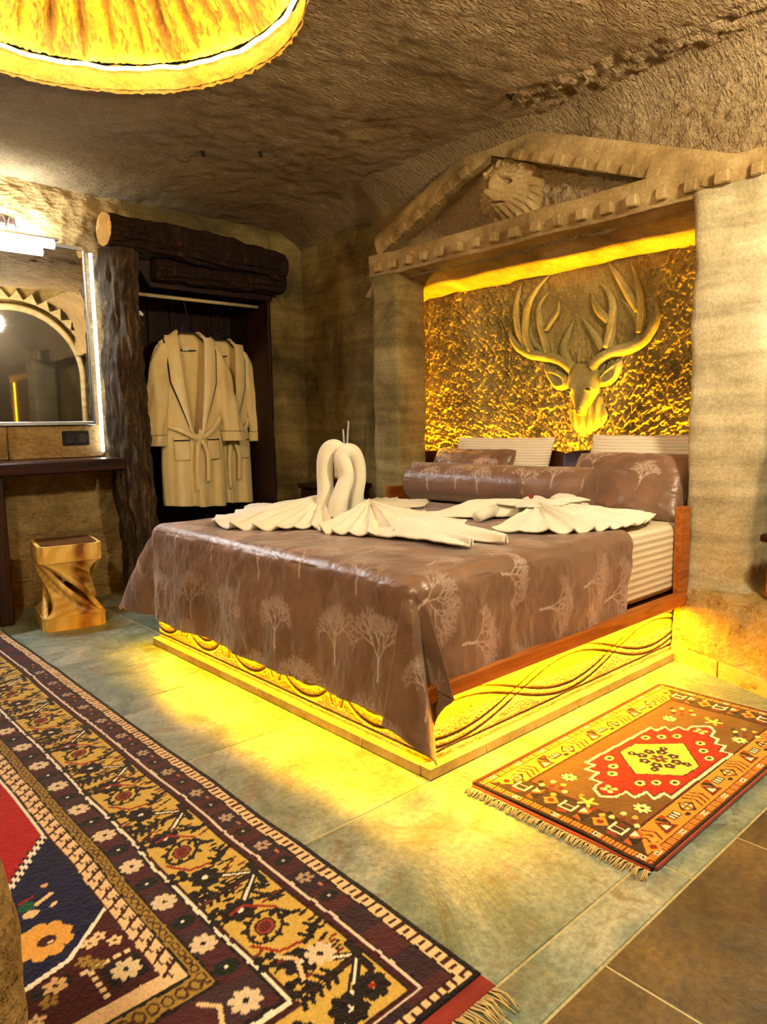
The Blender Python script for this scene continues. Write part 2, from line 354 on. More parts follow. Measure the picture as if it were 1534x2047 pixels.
wl2 = multi_grid('wall_left_recess', [
    patch((1.5, 3.0, 0), (0.5, 0, 0), (0, 0, 2.6), 60, 120, (0, -1, 0), 0.02),
    patch((0.46, 3.0, 2.0), (1.06, 0, 0), (0, 0, 0.6), 60, 40, (0, -1, 0), 0.02),
    patch((0.48, 3.0, 0), (0, 0.55, 0), (0, 0, 2.4), 20, 60, (1, 0, 0), 0.01),
    patch((1.52, 3.0, 0), (0, 0.55, 0), (0, 0, 2.4), 20, 60, (-1, 0, 0), 0.01),
    patch((0.46, 3.55, 0), (1.08, 0, 0), (0, 0, 2.4), 40, 60, (0, -1, 0), 0.01),
    patch((0.46, 3.0, 2.05), (1.08, 0, 0), (0, 0.55, 0), 40, 20, (0, 0, -1), 0.01)], M_wall)
tag(wl2, 'olive tuff wall beside and around the wardrobe recess', kind='structure')
wr = multi_grid('wall_right', [
    patch((1.80, 2.04, 0), (0, 1.0, 0), (0, 0, 2.5), 90, 160, (-1, 0, 0), 0.02),
    patch((1.90, -1.6, 0), (0, 1.4, 0), (0, 0, 1.9), 90, 100, (-1, 0, 0), 0.02),
    patch((2.02, -0.18, 0), (-0.24, 0, 0), (0, 0, 1.95), 20, 100, (0, 1, 0), 0.01),
    patch((1.77, 2.05, 0), (0.28, -0.01, 0), (0, 0, 1.95), 40, 200, (0, -1, 0), 0.008, 5.0, chis)], M_wall)
tag(wr, 'banded tuff wall around the bed niche', kind='structure')
ns = 60
u, v = np.meshgrid(np.linspace(0, 1, ns), np.linspace(0, 1, 220), indexing='ij')
Y = -0.2 + v * 2.28; X = 1.60 + u * 0.42
Z = 1.882 - 0.10 * u ** 1.4 - 0.10 * (np.clip((Y - 1.88) / 0.2, 0, 1) ** 2) + 0.006 * fbm(X * 6, Y * 6)
sof = grid_obj('ceiling_niche', np.stack([X, Y, Z], -1), M_tuff); tag(sof, 'smooth sloping soffit of the bed niche', kind='structure')

# upper wall over the pediment, coved into the ceiling, roughly picked on its right half
u, v = np.meshgrid(np.linspace(0, 1, 380), np.linspace(0, 1, 90), indexing='ij')
Yu = -1.6 + u * 4.66; ang = v * 1.0
Xu = 1.70 - 0.30 * np.clip((v - 0.45) / 0.55, 0, 1) ** 2.2; Zu = 1.86 + 0.60 * (1 - (1 - v) ** 1.25)
rgh = sstep(0.95, 0.80, Yu) * (1 - 0.9 * np.exp(-((v - 0.80 + 0.12 * (Yu - 0.3)) / 0.055) ** 2))
chs = vnoise(Yu * 34 + v * 10, v * 30) + 0.6 * vnoise(Yu * 70, v * 60, 5)
Xu = Xu + 0.16 * sstep(1.98, 2.35, Yu) - 0.010 * fbm(Yu * 4, v * 4) - 0.016 * rgh * chs; Zu = Zu + 0.006 * rgh * chs
wu_ = grid_obj('wall_upper', np.stack([Xu, Yu, Zu], -1), M_ceiling); tag(wu_, 'tuff wall curving into the ceiling above the pediment', kind='structure')

# niche back wall with chisel strokes fanning out from below the carved deer
ny, nz = 640, 350
yy = np.linspace(-0.2, 2.07, ny); zz = np.linspace(0.62, 1.86, nz)
Yg, Zg = np.meshgrid(yy, zz, indexing='ij')
rho = np.hypot(Yg - 0.80, Zg - 0.70); th = np.arctan2(Zg - 0.70, Yg - 0.80)
st = vnoise(th * 60, rho * 13) * 0.45 + vnoise(th * 120, rho * 30, 3) * 0.55 + 0.7 * vnoise(Yg * 80, Zg * 80, 9) + 0.35 * vnoise(Yg * 150, Zg * 150, 2)
calm = np.clip(1 - np.hypot((Yg - 0.82) / 0.48, (Zg - 1.60) / 0.34), 0, 1)
amp = 0.0115 * (1 - 0.85 * sstep(0.0, 0.5, calm))
D_niche = amp * st + 0.008 * fbm(Yg * 4, Zg * 4)
gr = np.clip(1 - np.abs(Yg - 0.80) / 0.30, 0, 1) * np.clip((1.04 - Zg) / 0.2, 0, 1)
D_niche += gr * 0.010 * np.sin(th * 48 + 2 * vnoise(th * 6, rho * 4))
wn = grid_obj('wall_niche', np.stack([2.0 - D_niche, Yg, Zg], -1), M_niche)
tag(wn, 'chiselled back wall of the bed niche', kind='structure')
MB().box((2.04, 0.93, 0.32), (0.06, 2.3, 0.66)).build('lower_band', M_wall, wn)

# ---------------------------------------------------------------- ceiling (polar sheet with the round dome opening)
DC = (-0.435, 1.144); DR = 0.752
na = 720
rr_ = np.concatenate([np.linspace(DR, 1.2, 40), np.linspace(1.22, 3.2, 150), np.linspace(3.3, 5.2, 20)])
A, Rr = np.meshgrid(np.linspace(0, 2 * np.pi, na, endpoint=False), rr_, indexing='ij')
X = np.clip(DC[0] + Rr * np.cos(A), -2.42, 1.9); Y = np.clip(DC[1] + Rr * np.sin(A), -1.62, 3.06)
Z = ceil_z(X, Y)
near = sstep(DR, DR + 0.25, Rr)
rough1 = sstep(1.30, 1.40, X + 0.10 * Y) * sstep(0.80, 0.70, Y)
gap = np.exp(-((X + 0.14 * Y - 1.66) / 0.045) ** 2)
ch = vnoise(X * 30 + Y * 8, Y * 22) + 0.6 * vnoise(X * 60, Y * 44, 5)
Z = Z + 0.010 * fbm(X * 3.2, Y * 3.2) * near + 0.004 * fbm(X * 18, Y * 18) + 0.018 * rough1 * (1 - gap) * ch - 0.012 * rough1 * gap
ceiling = grid_obj('ceiling', np.stack([X, Y, Z], -1), M_ceiling, wu=True)
tag(ceiling, 'carved tuff ceiling', kind='structure')

M_iron = plain_mat('dark_iron', (0.01, 0.009, 0.008), 0.5, 0.6)
for (x_, y_, r_, lab) in ((0.581, 2.168, 0.012, 'tiny dark bolt in the ceiling, leftmost above the log header'), (0.81, 1.98, 0.012, 'tiny dark bolt in the ceiling, right of the other one above the wardrobe'), (1.286, 0.727, 0.018, 'dark eyelet plug in the ceiling above the pediment')):
    zz_ = float(ceil_z(np.array(x_), np.array(y_)))
    tag(MB().tube([(x_, y_, zz_ + 0.02), (x_, y_, zz_ - 0.006), (x_, y_, zz_ - 0.010), (x_ + 0.01, y_, zz_ - 0.022)], [r_, r_, r_ * 0.6, r_ * 0.4], 10).build('ceiling_bolt', M_iron), lab, 'bolt')
dome = thing('ceiling_dome', 'round recessed dome with fluted ribs glowing orange in the ceiling', 'dome', (DC[0], DC[1], ZC))
NF = 38
a = np.linspace(0, 2 * np.pi, 1140, endpoint=False)
tt = np.linspace(0, 1, 60)
A, T = np.meshgrid(a, tt, indexing='ij')
R0 = 0.738 - 0.60 * T; Z0 = ZC + 0.098 + 0.36 * np.sin(T * np.pi / 2)
fl = np.abs(np.sin(A * NF / 2)) ** 0.7
bl = sstep(0.05, 0.16, T + 0.05 * (1 - fl))
R1 = R0 + 0.03 * (1 - fl) * bl; Z1 = Z0 + 0.05 * (1 - fl) * bl
nn = 0.006 * vnoise(A * 60, T * 40) + 0.004 * vnoise(A * 130, T * 80)
P = np.stack([DC[0] + (R1 + nn) * np.cos(A), DC[1] + (R1 + nn) * np.sin(A), Z1 + nn], -1)
grid_obj('fluted_vault', P, M_dome, dome, wu=True)
tb = np.linspace(0, 1, 14); A, T = np.meshgrid(a[::2], tb, indexing='ij')
Rb = DR + 0.004 + 0.012 * T + 0.006 * vnoise(A * 40, T * 6); Zb = ZC - 0.012 + 0.115 * T + 0.004 * vnoise(A * 50, T * 3, 4)
grid_obj('rim_band', np.stack([DC[0] + Rb * np.cos(A), DC[1] + Rb * np.sin(A), Zb], -1), M_dome, dome, wu=True)
pts = [(DC[0] + 0.742 * math.cos(q), DC[1] + 0.742 * math.sin(q), ZC + 0.082 + 0.006 * math.sin(q * 23) * math.sin(q * 7)) for q in np.linspace(0, 2 * math.pi, 150)]
MB().tube(pts, 0.009, 6, cap=False).build('light_strip', emission('dome_strip_glow', (1.0, 0.72, 0.16), 6), dome)
for k in range(10):
    q = 2 * math.pi * (k + 0.5) / 10
    c, s = math.cos(q), math.sin(q)
    area_light('dome_strip_light', (DC[0] + 0.722 * c, DC[1] + 0.722 * s, ZC + 0.092), (-c * 0.5, -s * 0.5, 0.85), 0.45, 0.016, LED_POWER['dome'] * 0.45, LED_DOME, (-s, c, 0)).parent = None
    area_light('dome_rim_light', (DC[0] + 0.70 * c, DC[1] + 0.70 * s, ZC + 0.088), (c * 0.8, s * 0.8, -0.6), 0.45, 0.012, LED_POWER['dome'] * 0.012, LED_DOME, (-s, c, 0), 120)

# ---------------------------------------------------------------- pillars
def sup_col(name, cx, cy, prof, mat, n=72, e=4.0, amp=0.006, rz=0.0, parent=None):
    zs = np.linspace(prof[0][0], prof[-1][0], 120)
    hx = np.interp(zs, [p[0] for p in prof], [p[1] for p in prof]); hy = np.interp(zs, [p[0] for p in prof], [p[2] for p in prof])
    ox = np.interp(zs, [p[0] for p in prof], [p[3] for p in prof]); oy = np.interp(zs, [p[0] for p in prof], [p[4] for p in prof])
    aa = np.linspace(0, 2 * np.pi, n, endpoint=False)
    A, Zz = np.meshgrid(aa, zs, indexing='ij')
    c, s = np.cos(A), np.sin(A)
    k = (np.abs(c) ** e + np.abs(s) ** e) ** (-1 / e)
    dx, dy = c * k * hx, s * k * hy
    X = cx + ox + dx * math.cos(rz) - dy * math.sin(rz); Y = cy + oy + dx * math.sin(rz) + dy * math.cos(rz)
    d = amp * fbm(X * 8, Y * 8, Zz * 8, 4)
    return grid_obj(name, np.stack([X + d * c, Y + d * s, Zz], -1), mat, parent, wu=True)
lp = sup_col('stone_pillar', 1.735, 1.925, [(0.0, 0.125, 0.125, 0, 0), (1.80, 0.122, 0.122, 0, 0), (1.86, 0.128, 0.128, 0, 0), (1.90, 0.15, 0.15, 0, 0)], M_pillar, e=7)
tag(lp, 'square olive stone pillar left of the deer niche behind the towel swans', 'pillar')
rc = sup_col('stone_column', 1.728, -0.118, [(0.0, 0.20, 0.17, 0, -0.02), (0.22, 0.19, 0.165, 0, -0.01), (0.34, 0.140, 0.134, 0, 0.020), (0.62, 0.138, 0.134, 0.0, 0.020), (0.9, 0.146, 0.153, 0, 0.0), (1.86, 0.150, 0.163, 0, -0.008), (1.90, 0.16, 0.17, 0, -0.01)], M_column, e=8, amp=0.008)
tag(rc, 'thick pale banded stone column right of the bed', 'column')
# rough rock mass at the foot of the column with its skirting tiles
na2, nz2 = 90, 50
def rockline(s): return np.array([1.46 - 0.40 * s ** 1.15, 0.02 - 0.92 * s])
Pk = np.zeros((na2, nz2, 3))
for i, s in enumerate(np.linspace(0, 1, na2)):
    b = rockline(s)
    for j, t in enumerate(np.linspace(0, 1, nz2)):
        if t < 0.75:
            z = 0.30 * t / 0.75; inx = 0.02 + 0.10 * (t / 0.75) ** 2.2
        else:
            q = (t - 0.75) / 0.25; z = 0.30 + 0.03 * q; inx = 0.12 + 0.45 * q
        Pk[i, j] = (b[0] + inx, b[1] + 0.02 * t, z)
d = 0.014 * fbm(Pk[..., 0] * 9, Pk[..., 1] * 9, Pk[..., 2] * 9, 4)
Pk[..., 0] -= d; Pk[..., 2] += d * 0.5
rock = grid_obj('rock_plinth', Pk, M_rock); tag(rock, 'rough hewn rock ledge glowing yellow at the foot of the column', 'rock')
bb = thing('baseboard_right', 'stone skirting tiles along the rock ledge', None); bb['kind'] = 'structure'
for i in range(4):
    a_, b_ = rockline(i / 4 + 0.004), rockline((i + 1) / 4 - 0.004)
    MB().poly([(a_[0] + .01, a_[1], 0.0), (b_[0] + .01, b_[1], 0.0), (b_[0] + .01, b_[1], 0.062), (a_[0] + .01, a_[1], 0.062)], (0.03, 0, 0)).build('skirting_tile', M_panel, bb)

# ---------------------------------------------------------------- lintel with dentils, pediment with lion
lint = thing('stone_lintel', 'carved stone beam with square dentils above the bed niche', 'beam', (1.62, 0.8, 1.88))
yl = np.linspace(-0.62, 2.0, 200)
prof = [(1.80, 1.878), (1.615, 1.878), (1.585, 1.892), (1.575, 1.93), (1.572, 1.985), (1.59, 2.004), (1.80, 2.012)]
pr = spline(prof, 30)
Pb = np.zeros((200, 30, 3)); Pb[..., 0] = pr[:, 0]; Pb[..., 2] = pr[:, 1]; Pb[..., 1] = yl[:, None]
d = 0.006 * fbm(Pb[..., 0] * 9, Pb[..., 1] * 9, Pb[..., 2] * 9, 4); Pb[..., 0] -= d; Pb[..., 2] += d * 0.5
grid_obj('beam', Pb, M_tuff, lint)
MB().box((1.69, 2.0, 1.945), (0.22, 0.02, 0.12)).build('beam_end', M_tuff, lint)
den_me = None
for k in range(20):
    y = 1.915 - 0.125 * k
    m = MB().box((0, 0, 0), (0.05, 0.052 + 0.008 * math.sin(k * 1.7), 0.05), 0.006)
    o = m.build('dentil', M_tuff, lint); o.location = (1.572 + 0.006 * math.sin(k * 2.3), y, 1.925)
ped = thing('stone_pediment', 'triangular carved pediment with toothed edges over the bed niche', 'pediment', (1.66, 0.92, 2.01))
L0, AP, R0_ = (1.93, 2.03), (1.10, 2.36), (0.10, 2.02)
u, v = np.meshgrid(np.linspace(0, 1, 120), np.linspace(0, 1, 40), indexing='ij')
Y = L0[0] + u * (R0_[0] - L0[0]); top = np.where(Y > AP[0], L0[1] + (L0[0] - Y) / (L0[0] - AP[0]) * (AP[1] - L0[1]), R0_[1] + (Y - R0_[0]) / (AP[0] - R0_[0]) * (AP[1] - R0_[1]))
Z = 2.0 + v * (top - 2.0)
X = 1.735 - 0.008 * fbm(Y * 7, Z * 7)
grid_obj('tympanum', np.stack([X, Y, Z], -1), M_tuff, ped)
def rake(name, P0, P1, th=0.095):
    p0, p1 = np.array(P0), np.array(P1); d = p1 - p0; L = np.linalg.norm(d); d /= L; n = np.array([-d[1], d[0]])
    if n[1] > 0: n = -n
    prof = [(1.80, -0.012), (1.63, -0.010), (1.598, 0.006), (1.592, 0.05), (1.60, th - 0.004), (1.62, th), (1.80, th + 0.004)]
    q = spline(prof, 26); s = np.linspace(0, L, 110)
    Pp = np.zeros((110, 26, 3)); Pp[..., 0] = q[:, 0]
    Pp[..., 1] = p0[0] + s[:, None] * d[0] + q[None, :, 1] * n[0]; Pp[..., 2] = p0[1] + s[:, None] * d[1] + q[None, :, 1] * n[1]
    e = 0.006 * fbm(Pp[..., 0] * 9, Pp[..., 1] * 9, Pp[..., 2] * 9, 4); Pp[..., 0] -= e
    o = grid_obj(name, Pp, M_tuff, ped)
    ang = math.atan2(d[1], d[0])
    k = 0; s = 0.12
    while s < L - 0.22:
        c = p0 + d * s + n * (th - 0.02)
        MB().box((1.60, c[0], c[1]), (0.05, 0.058, 0.05), 0.006, Matrix.Rotation(ang, 3, 'X')).build('tooth', M_tuff, o)
        s += 0.125
rake('raking_cornice', (1.99, 2.12), (1.08, 2.475), 0.125)
rake('raking_cornice', (-0.17, 1.985), (1.12, 2.485), 0.125)

# lion head relief
n = 150
U, V = np.meshgrid(np.linspace(-1, 1, n), np.linspace(-1, 1, n), indexing='ij')
rad = np.hypot(U * 1.0, V * 0.92); ang = np.arctan2(V, U)
edge = 0.95 + 0.025 * np.sin(ang * 14) + 0.02 * np.sin(ang * 9 + 1)
mane = np.clip(1 - (rad / edge) ** 4, 0, 1) ** 0.5 * 0.10
strand = 0.008 * np.sin(ang * 26 + 4 * rad + 1.5 * np.sin(rad * 7)) * sstep(0.42, 0.6, rad) * (mane > 0)
def blob(cx, cy, rx, ry, h, p=1.0): return h * np.clip(1 - ((U - cx) / rx) ** 2 - ((V - cy) / ry) ** 2, 0, 1) ** p
face = blob(0, -0.08, 0.60, 0.72, 0.07, 0.6)
h = mane + strand + face + blob(0, -0.02, 0.13, 0.42, 0.05, 0.7) + blob(0, -0.26, 0.20, 0.13, 0.03, 0.8) + blob(0, -0.38, 0.30, 0.22, 0.03, 0.7) + blob(0, -0.60, 0.18, 0.14, 0.02, 0.8)
h += blob(0.24, 0.26, 0.24, 0.10, 0.04) + blob(-0.24, 0.26, 0.24, 0.10, 0.04) - blob(0.22, 0.08, 0.15, 0.09, 0.055) - blob(-0.22, 0.08, 0.15, 0.09, 0.055)
h += blob(0.20, 0.10, 0.06, 0.045, 0.018) + blob(-0.20, 0.10, 0.06, 0.045, 0.018) - blob(0, -0.46, 0.24, 0.035, 0.045) - blob(0.05, -0.30, 0.03, 0.03, 0.015) - blob(-0.05, -0.30, 0.03, 0.03, 0.015)
h += blob(0.50, 0.50, 0.16, 0.16, 0.03) + blob(-0.50, 0.50, 0.16, 0.16, 0.03)
h = h + 0.055 * (1 - U) * (mane > 0.02) * np.clip(mane / 0.06, 0, 1)
Pl = np.stack([1.752 - h * 1.0, 1.00 - U * 0.185, 2.155 + V * 0.175], -1)
lion = grid_obj('lion_relief', Pl, M_tuff); tag(lion, 'carved stone lion head with mane at the centre of the pediment', 'relief')

# ---------------------------------------------------------------- deer relief
XW = 1.992
def inflate(name, outline, x0, h, mat, parent, n=90, m=16, dip=0.0, ridges=0, power=3.0):
    o = spline(list(outline) + [outline[0]], n + 1)[:-1]; c = o.mean(0)
    r = np.linspace(1, 0.0, m)
    P = np.zeros((n, m, 3))
    P[..., 1] = c[0] + (o[:, None, 0] - c[0]) * r; P[..., 2] = c[1] + (o[:, None, 1] - c[1]) * r
    d = h * (1 - r ** power) - dip * np.clip(1 - (r / 0.62) ** 2, 0, 1)
    dd = np.broadcast_to(d, (n, m)).copy()
    if ridges: dd += 0.010 * np.sin(P[..., 1] * ridges + 3 * P[..., 2]) * (1 - r ** 4)
    P[..., 0] = x0 - dd
    return grid_obj(name, P, mat, parent, wu=True)
deer = thing('deer_relief', 'carved stag head with wide branching antlers on the niche wall', 'relief', (2.0, 0.80, 1.0))
for side in ('L', 'R'):
    mb = MB()
    for pts, wd in DATA['beams'][side]:
        n = 26
        c = spline(pts, n); ww = np.interp(np.linspace(0, 1, n), np.linspace(0, 1, len(wd)), wd)
        mb.tube([(XW - 0.004, y, z) for y, z in c], list(ww * 1.25), 14, flat=((1, 0, 0), 0.75))
    mb.build('antler', M_deer, deer)
rows = DATA['head']
ctl = np.array([[r[0][0], r[0][1], r[1][0], r[1][1]] for r in rows]); q = spline(ctl, 70)
dep = np.interp(np.linspace(0, 1, 70), [0, .2, .45, .7, .9, 1], [.010, .035, .045, .058, .060, .02])
s = np.linspace(-1, 1, 50)
P = np.zeros((70, 50, 3)); f = (s + 1) / 2
P[..., 1] = q[:, 0:1] + (q[:, 2:3] - q[:, 0:1]) * f; P[..., 2] = q[:, 1:2] + (q[:, 3:4] - q[:, 1:2]) * f
br = 0.012 * np.exp(-((np.linspace(0, 1, 70)[:, None] - 0.40) / 0.06) ** 2) * np.exp(-((np.abs(s) - 0.55) / 0.25) ** 2)
P[..., 0] = XW - (dep[:, None] * np.clip(1 - np.abs(s) ** 2.6, 0, 1) ** 0.6 + br)
head = grid_obj('head', P, M_deer, deer)
for y, z in DATA['eyes']:
    MB().tube([(XW - 0.036, y - 0.014, z), (XW - 0.048, y - 0.006, z + 0.003), (XW - 0.050, y + 0.004, z + 0.004), (XW - 0.040, y + 0.013, z)], [0.002, 0.008, 0.008, 0.002], 8).build('eye', M_dark, head)
ny_, nz_ = DATA['nose'][0]
for k in (-1, 1):
    MB().tube([(XW - 0.052, ny_ + k * 0.010, nz_ + 0.006), (XW - 0.061, ny_ + k * 0.013, nz_ + 0.001)], [0.003, 0.005], 8).build('nostril', M_dark, head)
for k in ('R', 'L'): inflate('ear', DATA['ears'][k], XW, 0.030, M_deer, deer, dip=0.018)
inflate('neck', DATA['neck'], XW + 0.006, 0.013, M_deer, deer, ridges=150)

# ---------------------------------------------------------------- bed platform
def put_attr(me, name, val):
    at = me.attributes.new(name, 'FLOAT_COLOR', 'POINT')
    v = np.ones((len(val), 4), np.float32); v[:, :3] = val[:, None] if val.ndim == 1 else val
    at.data.foreach_set('color', v.ravel())
def carved_panel():
    t = NT('carved_panel'); p = t.pos(); at = t.n('ShaderNodeAttribute', attribute_name='groove')
    c = t.ramp(t.noise(p, 8.0, 4), [(0.3, lin(176, 150, 96)), (0.7, lin(210, 188, 132))])
    c = t.mix(0.5, c, t.ramp(t.vor(p, 150.0), [(0.1, (0.55, 0.5, 0.42)), (0.5, (1, 1, 1))]), 'MULTIPLY')
    c = t.mix(t.math('MULTIPLY', at.outputs['Fac'], 0.92), c, lin(70, 46, 16))   # cut lines mixed towards dark brown
    nb = t.bump(t.vor(p, 150.0), 0.5, 0.004)
    return t.out(c, 0.85, nb, spec=0.2)
M_panel_carved = carved_panel()
M_rail = wood_mat('rail_wood', (lin(120, 60, 18), lin(172, 96, 34), lin(200, 126, 54)), (2, 26, 26), 0.4, 0.2)
M_headboard = wood_mat('headboard_wood', (lin(22, 8, 5), lin(44, 16, 10), lin(66, 26, 16)), (26, 2, 26), 0.35, 0.15)
plat = thing('bed_platform', 'low stone bed platform with carved wavy panels and glowing yellow base', 'bed platform', (0.95, 0.9, 0))
MB().box((0.96, 0.92, 0.115), (1.82, 1.72, 0.226)).build('core', M_panel, plat)
def groove(d, w=0.0045): return np.exp(-(d / w) ** 2)
def panel(name, l0, l1, place, curve, z0=0.036, z1=0.231):
    nl = int((l1 - l0) / 0.003); nz = 66
    l, z = np.meshgrid(np.linspace(l0 + 0.001, l1 - 0.001, nl), np.linspace(z0, z1, nz), indexing='ij')
    g = curve(l, z)
    dd = 0.008 * np.clip(g, 0, 1) + 0.0016 * vnoise(l * 260, z * 260)
    P = place(l, z, dd); groove_tone = np.clip(g, 0, 1)
    # rim so each slab has thickness
    P2 = np.concatenate([place(l[:1], z[:1], dd[:1] * 0 + 0.02), P, place(l[-1:], z[-1:], dd[-1:] * 0 + 0.02)], 0)
    o = grid_obj(name, P2, M_panel_carved, plat); tone_rows = np.concatenate([groove_tone[:1] * 0, groove_tone, groove_tone[:1] * 0], 0); put_attr(o.data, 'groove', tone_rows.ravel()); return o
def wave2(l, z, zc, A, half, l0):
    g = 0
    for sg in (1, -1):
        for off in (-0.012, 0.012):
            y = zc + sg * A * np.sin(np.pi * (l - l0) / half); sl = A * np.pi / half * np.cos(np.pi * (l - l0) / half)
            g = np.maximum(g, groove((z - y - off) / np.sqrt(1 + sl ** 2)))
    return g
def curve_side(l, z):
    g = wave2(l, z, 0.137, 0.062, 0.60, 0.44)
    return np.maximum(g, groove(z - 0.055, 0.003))
def curve_foot(l, z):
    g = 0.0 * l
    ph = (l - 0.10) % 0.36
    for R_, w_ in ((0.165, 0), (0.125, 0)):
        yy_ = 0.205 - (0.135 if R_ > 0.15 else 0.095) * np.sqrt(np.clip(1 - ((ph - 0.18) / R_) ** 2, 0, 1)); g = np.maximum(g, groove((z - yy_) * 0.75) * (np.abs(ph - 0.18) < R_))
    vv = np.abs(((l - 0.10 + 0.18) % 0.36) - 0.18)
    g = np.maximum(g, groove((vv - 0.02 - (z - 0.07) * 0.35) * 0.9) * (z > 0.075))
    return np.maximum(g, groove(z - 0.052, 0.003))
for a_, b_ in ((0.03, 0.157), (0.157, 0.74), (0.74, 1.323), (1.323, 1.50)):
    panel('side_panel', a_, b_, lambda l, z, d: np.stack([l, 0.030 + d, z], -1), curve_side)
for a_, b_ in ((0.03, 0.517), (0.517, 1.10), (1.10, 1.683), (1.683, 1.79)):
    panel('foot_panel', a_, b_, lambda l, z, d: np.stack([0.030 + d, l, z], -1), curve_foot)
for k in range(6):
    x0 = 0.0 + k * 0.25
    MB().box((x0 + 0.125, 0.02, 0.0175), (0.247, 0.04, 0.035), 0.003).build('plinth_tile', M_panel, plat)
for k in range(6):
    y0 = 0.0 + k * 0.30
    MB().box((0.02, y0 + 0.15 + (0.02 if k == 0 else 0), 0.0175), (0.04, 0.296 - (0.04 if k == 0 else 0), 0.035), 0.003).build('plinth_tile', M_panel, plat)
M_glow = emission('led_glow', (1.0, 0.72, 0.12), 9)
sf = MB().box((0.008, 0.91, 0.2295), (0.012, 1.70, 0.004)).build('led_strip', M_glow); tag(sf, 'thin yellow light strip under the foot rail of the bed', 'light strip')
ss = MB().box((0.74, 0.008, 0.2295), (1.40, 0.012, 0.004)).build('led_strip', M_glow); tag(ss, 'thin yellow light strip under the side rail of the bed', 'light strip')
area_light('foot_led', (0.002, 0.91, 0.2265), (-0.15, 0, -1), 1.74, 0.02, LED_POWER['foot'], LED, (0, 1, 0))
area_light('side_led', (0.74, 0.002, 0.2265), (0, -0.15, -1), 1.44, 0.02, LED_POWER['side'], LED, (1, 0, 0))

bed = thing('wooden_bed', 'wooden bed frame with rails and dark curved headboard in the niche', 'bed', (0.95, 0.9, 0.23))
MB().box((0.003, 0.885, 0.256), (0.046, 1.80, 0.048), 0.004).build('foot_rail', M_rail, bed)
MB().box((0.775, 0.003, 0.256), (1.50, 0.046, 0.048), 0.004).build('side_rail', M_rail, bed)
MB().box((0.745, 1.765, 0.256), (1.44, 0.046, 0.048), 0.004).build('side_rail', M_rail, bed)
MB().box((0.95, 0.885, 0.254), (1.82, 1.70, 0.04), 0.0).build('slat_base', M_headboard, bed)
MB().box((1.532, 0.014, 0.445), (0.084, 0.030, 0.39), 0.004).build('side_board', M_rail, bed)
MB().box((1.68, 1.745, 0.44), (0.46, 0.03, 0.40), 0.004).build('side_board', M_rail, bed)
yy = np.linspace(0.06, 1.98, 140); c0 = 0.82
zt = 0.836 + 0.012 * np.cos((yy - c0) * 2.2) - 0.022 * np.exp(-np.abs(yy - c0) / 0.05)
Ph = np.zeros((140, 6, 3)); Ph[..., 1] = yy[:, None]
for j, (x, f) in enumerate(((1.900, 0), (1.900, 1), (1.893, 1.004), (1.882, 1.004), (1.875, 1), (1.875, 0))):
    Ph[:, j, 0] = x; Ph[:, j, 2] = 0.30 + (zt - 0.30) * min(f, 1) + (0.006 if f > 1 else 0)
grid_obj('headboard', Ph, M_headboard, bed)
ns_ = MB().box((1.911, 0.99, 0.562), (0.010, 1.9, 0.008)).build('led_strip', M_glow); tag(ns_, 'yellow light strip hidden behind the headboard below the carved deer', 'light strip')
area_light('niche_led', (1.911, 0.97, 0.572), (0.25, 0, 1), 2.04, 0.010, LED_POWER['niche'], LED, (0, 1, 0))
area_light('reveal_fill', (1.965, 2.015, 1.30), (-0.8, -0.25, 0), 1.0, 0.014, LED_POWER['reveal'], LED, (0, 0, 1))  # added light that brightens the niche's left reveal, no strip modelled

# ---------------------------------------------------------------- mattress
def stripes_mat(name, c1, c2, axis, freq):
    t = NT(name); p = t.pos()
    sx = t.n('ShaderNodeSeparateXYZ'); t.l(p, sx.inputs[0])
    s_ = t.math('SINE', t.math('MULTIPLY', sx.outputs[axis], freq))
    c = t.ramp(t.math('ADD', t.math('MULTIPLY', s_, 0.5), 0.5), [(0.35, c1), (0.65, c2)])
    nb = t.bump(s_, 0.45, 0.004); nb = t.bump(t.noise(p, 12, 3), 0.2, 0.02, nb)
    t.b.inputs['Sheen Weight'].default_value = 0.3
    return t.out(c, 0.75, nb, spec=0.2)
M_sheet = stripes_mat('striped_sheet', lin(222, 206, 168), lin(240, 228, 196), 2, 230.0)
M_pillow_white = stripes_mat('striped_pillowcase', lin(224, 210, 178), lin(242, 230, 204), 2, 420.0)
def rbox(name, lo, hi, rad, mat, parent=None, n=14):
    mb = MB(); c = [(a_ + b_) / 2 for a_, b_ in zip(lo, hi)]; s_ = [b_ - a_ for a_, b_ in zip(lo, hi)]
    mb.box(c, s_, rad, None, 5); return mb.build(name, mat, parent, True)
mt = rbox('mattress', (0.0, 0.035, 0.276), (1.868, 1.69, 0.565), 0.035, M_sheet); tag(mt, 'thick mattress in a white striped sheet showing beside the column', 'mattress')

# ---------------------------------------------------------------- coverlet
HS = 0.0042
X0, Y0, Y1, ZT = -0.035, 0.012, 1.712, 0.578
DF, DN, DFAR, LTOP = 0.38, 0.285, 0.30, 1.30
ss_ = np.arange(-DF, LTOP, HS); ts_ = np.arange(-DN, (Y1 - Y0) + DFAR, HS)
S, T = np.meshgrid(ss_, ts_, indexing='ij')
S = S.copy()
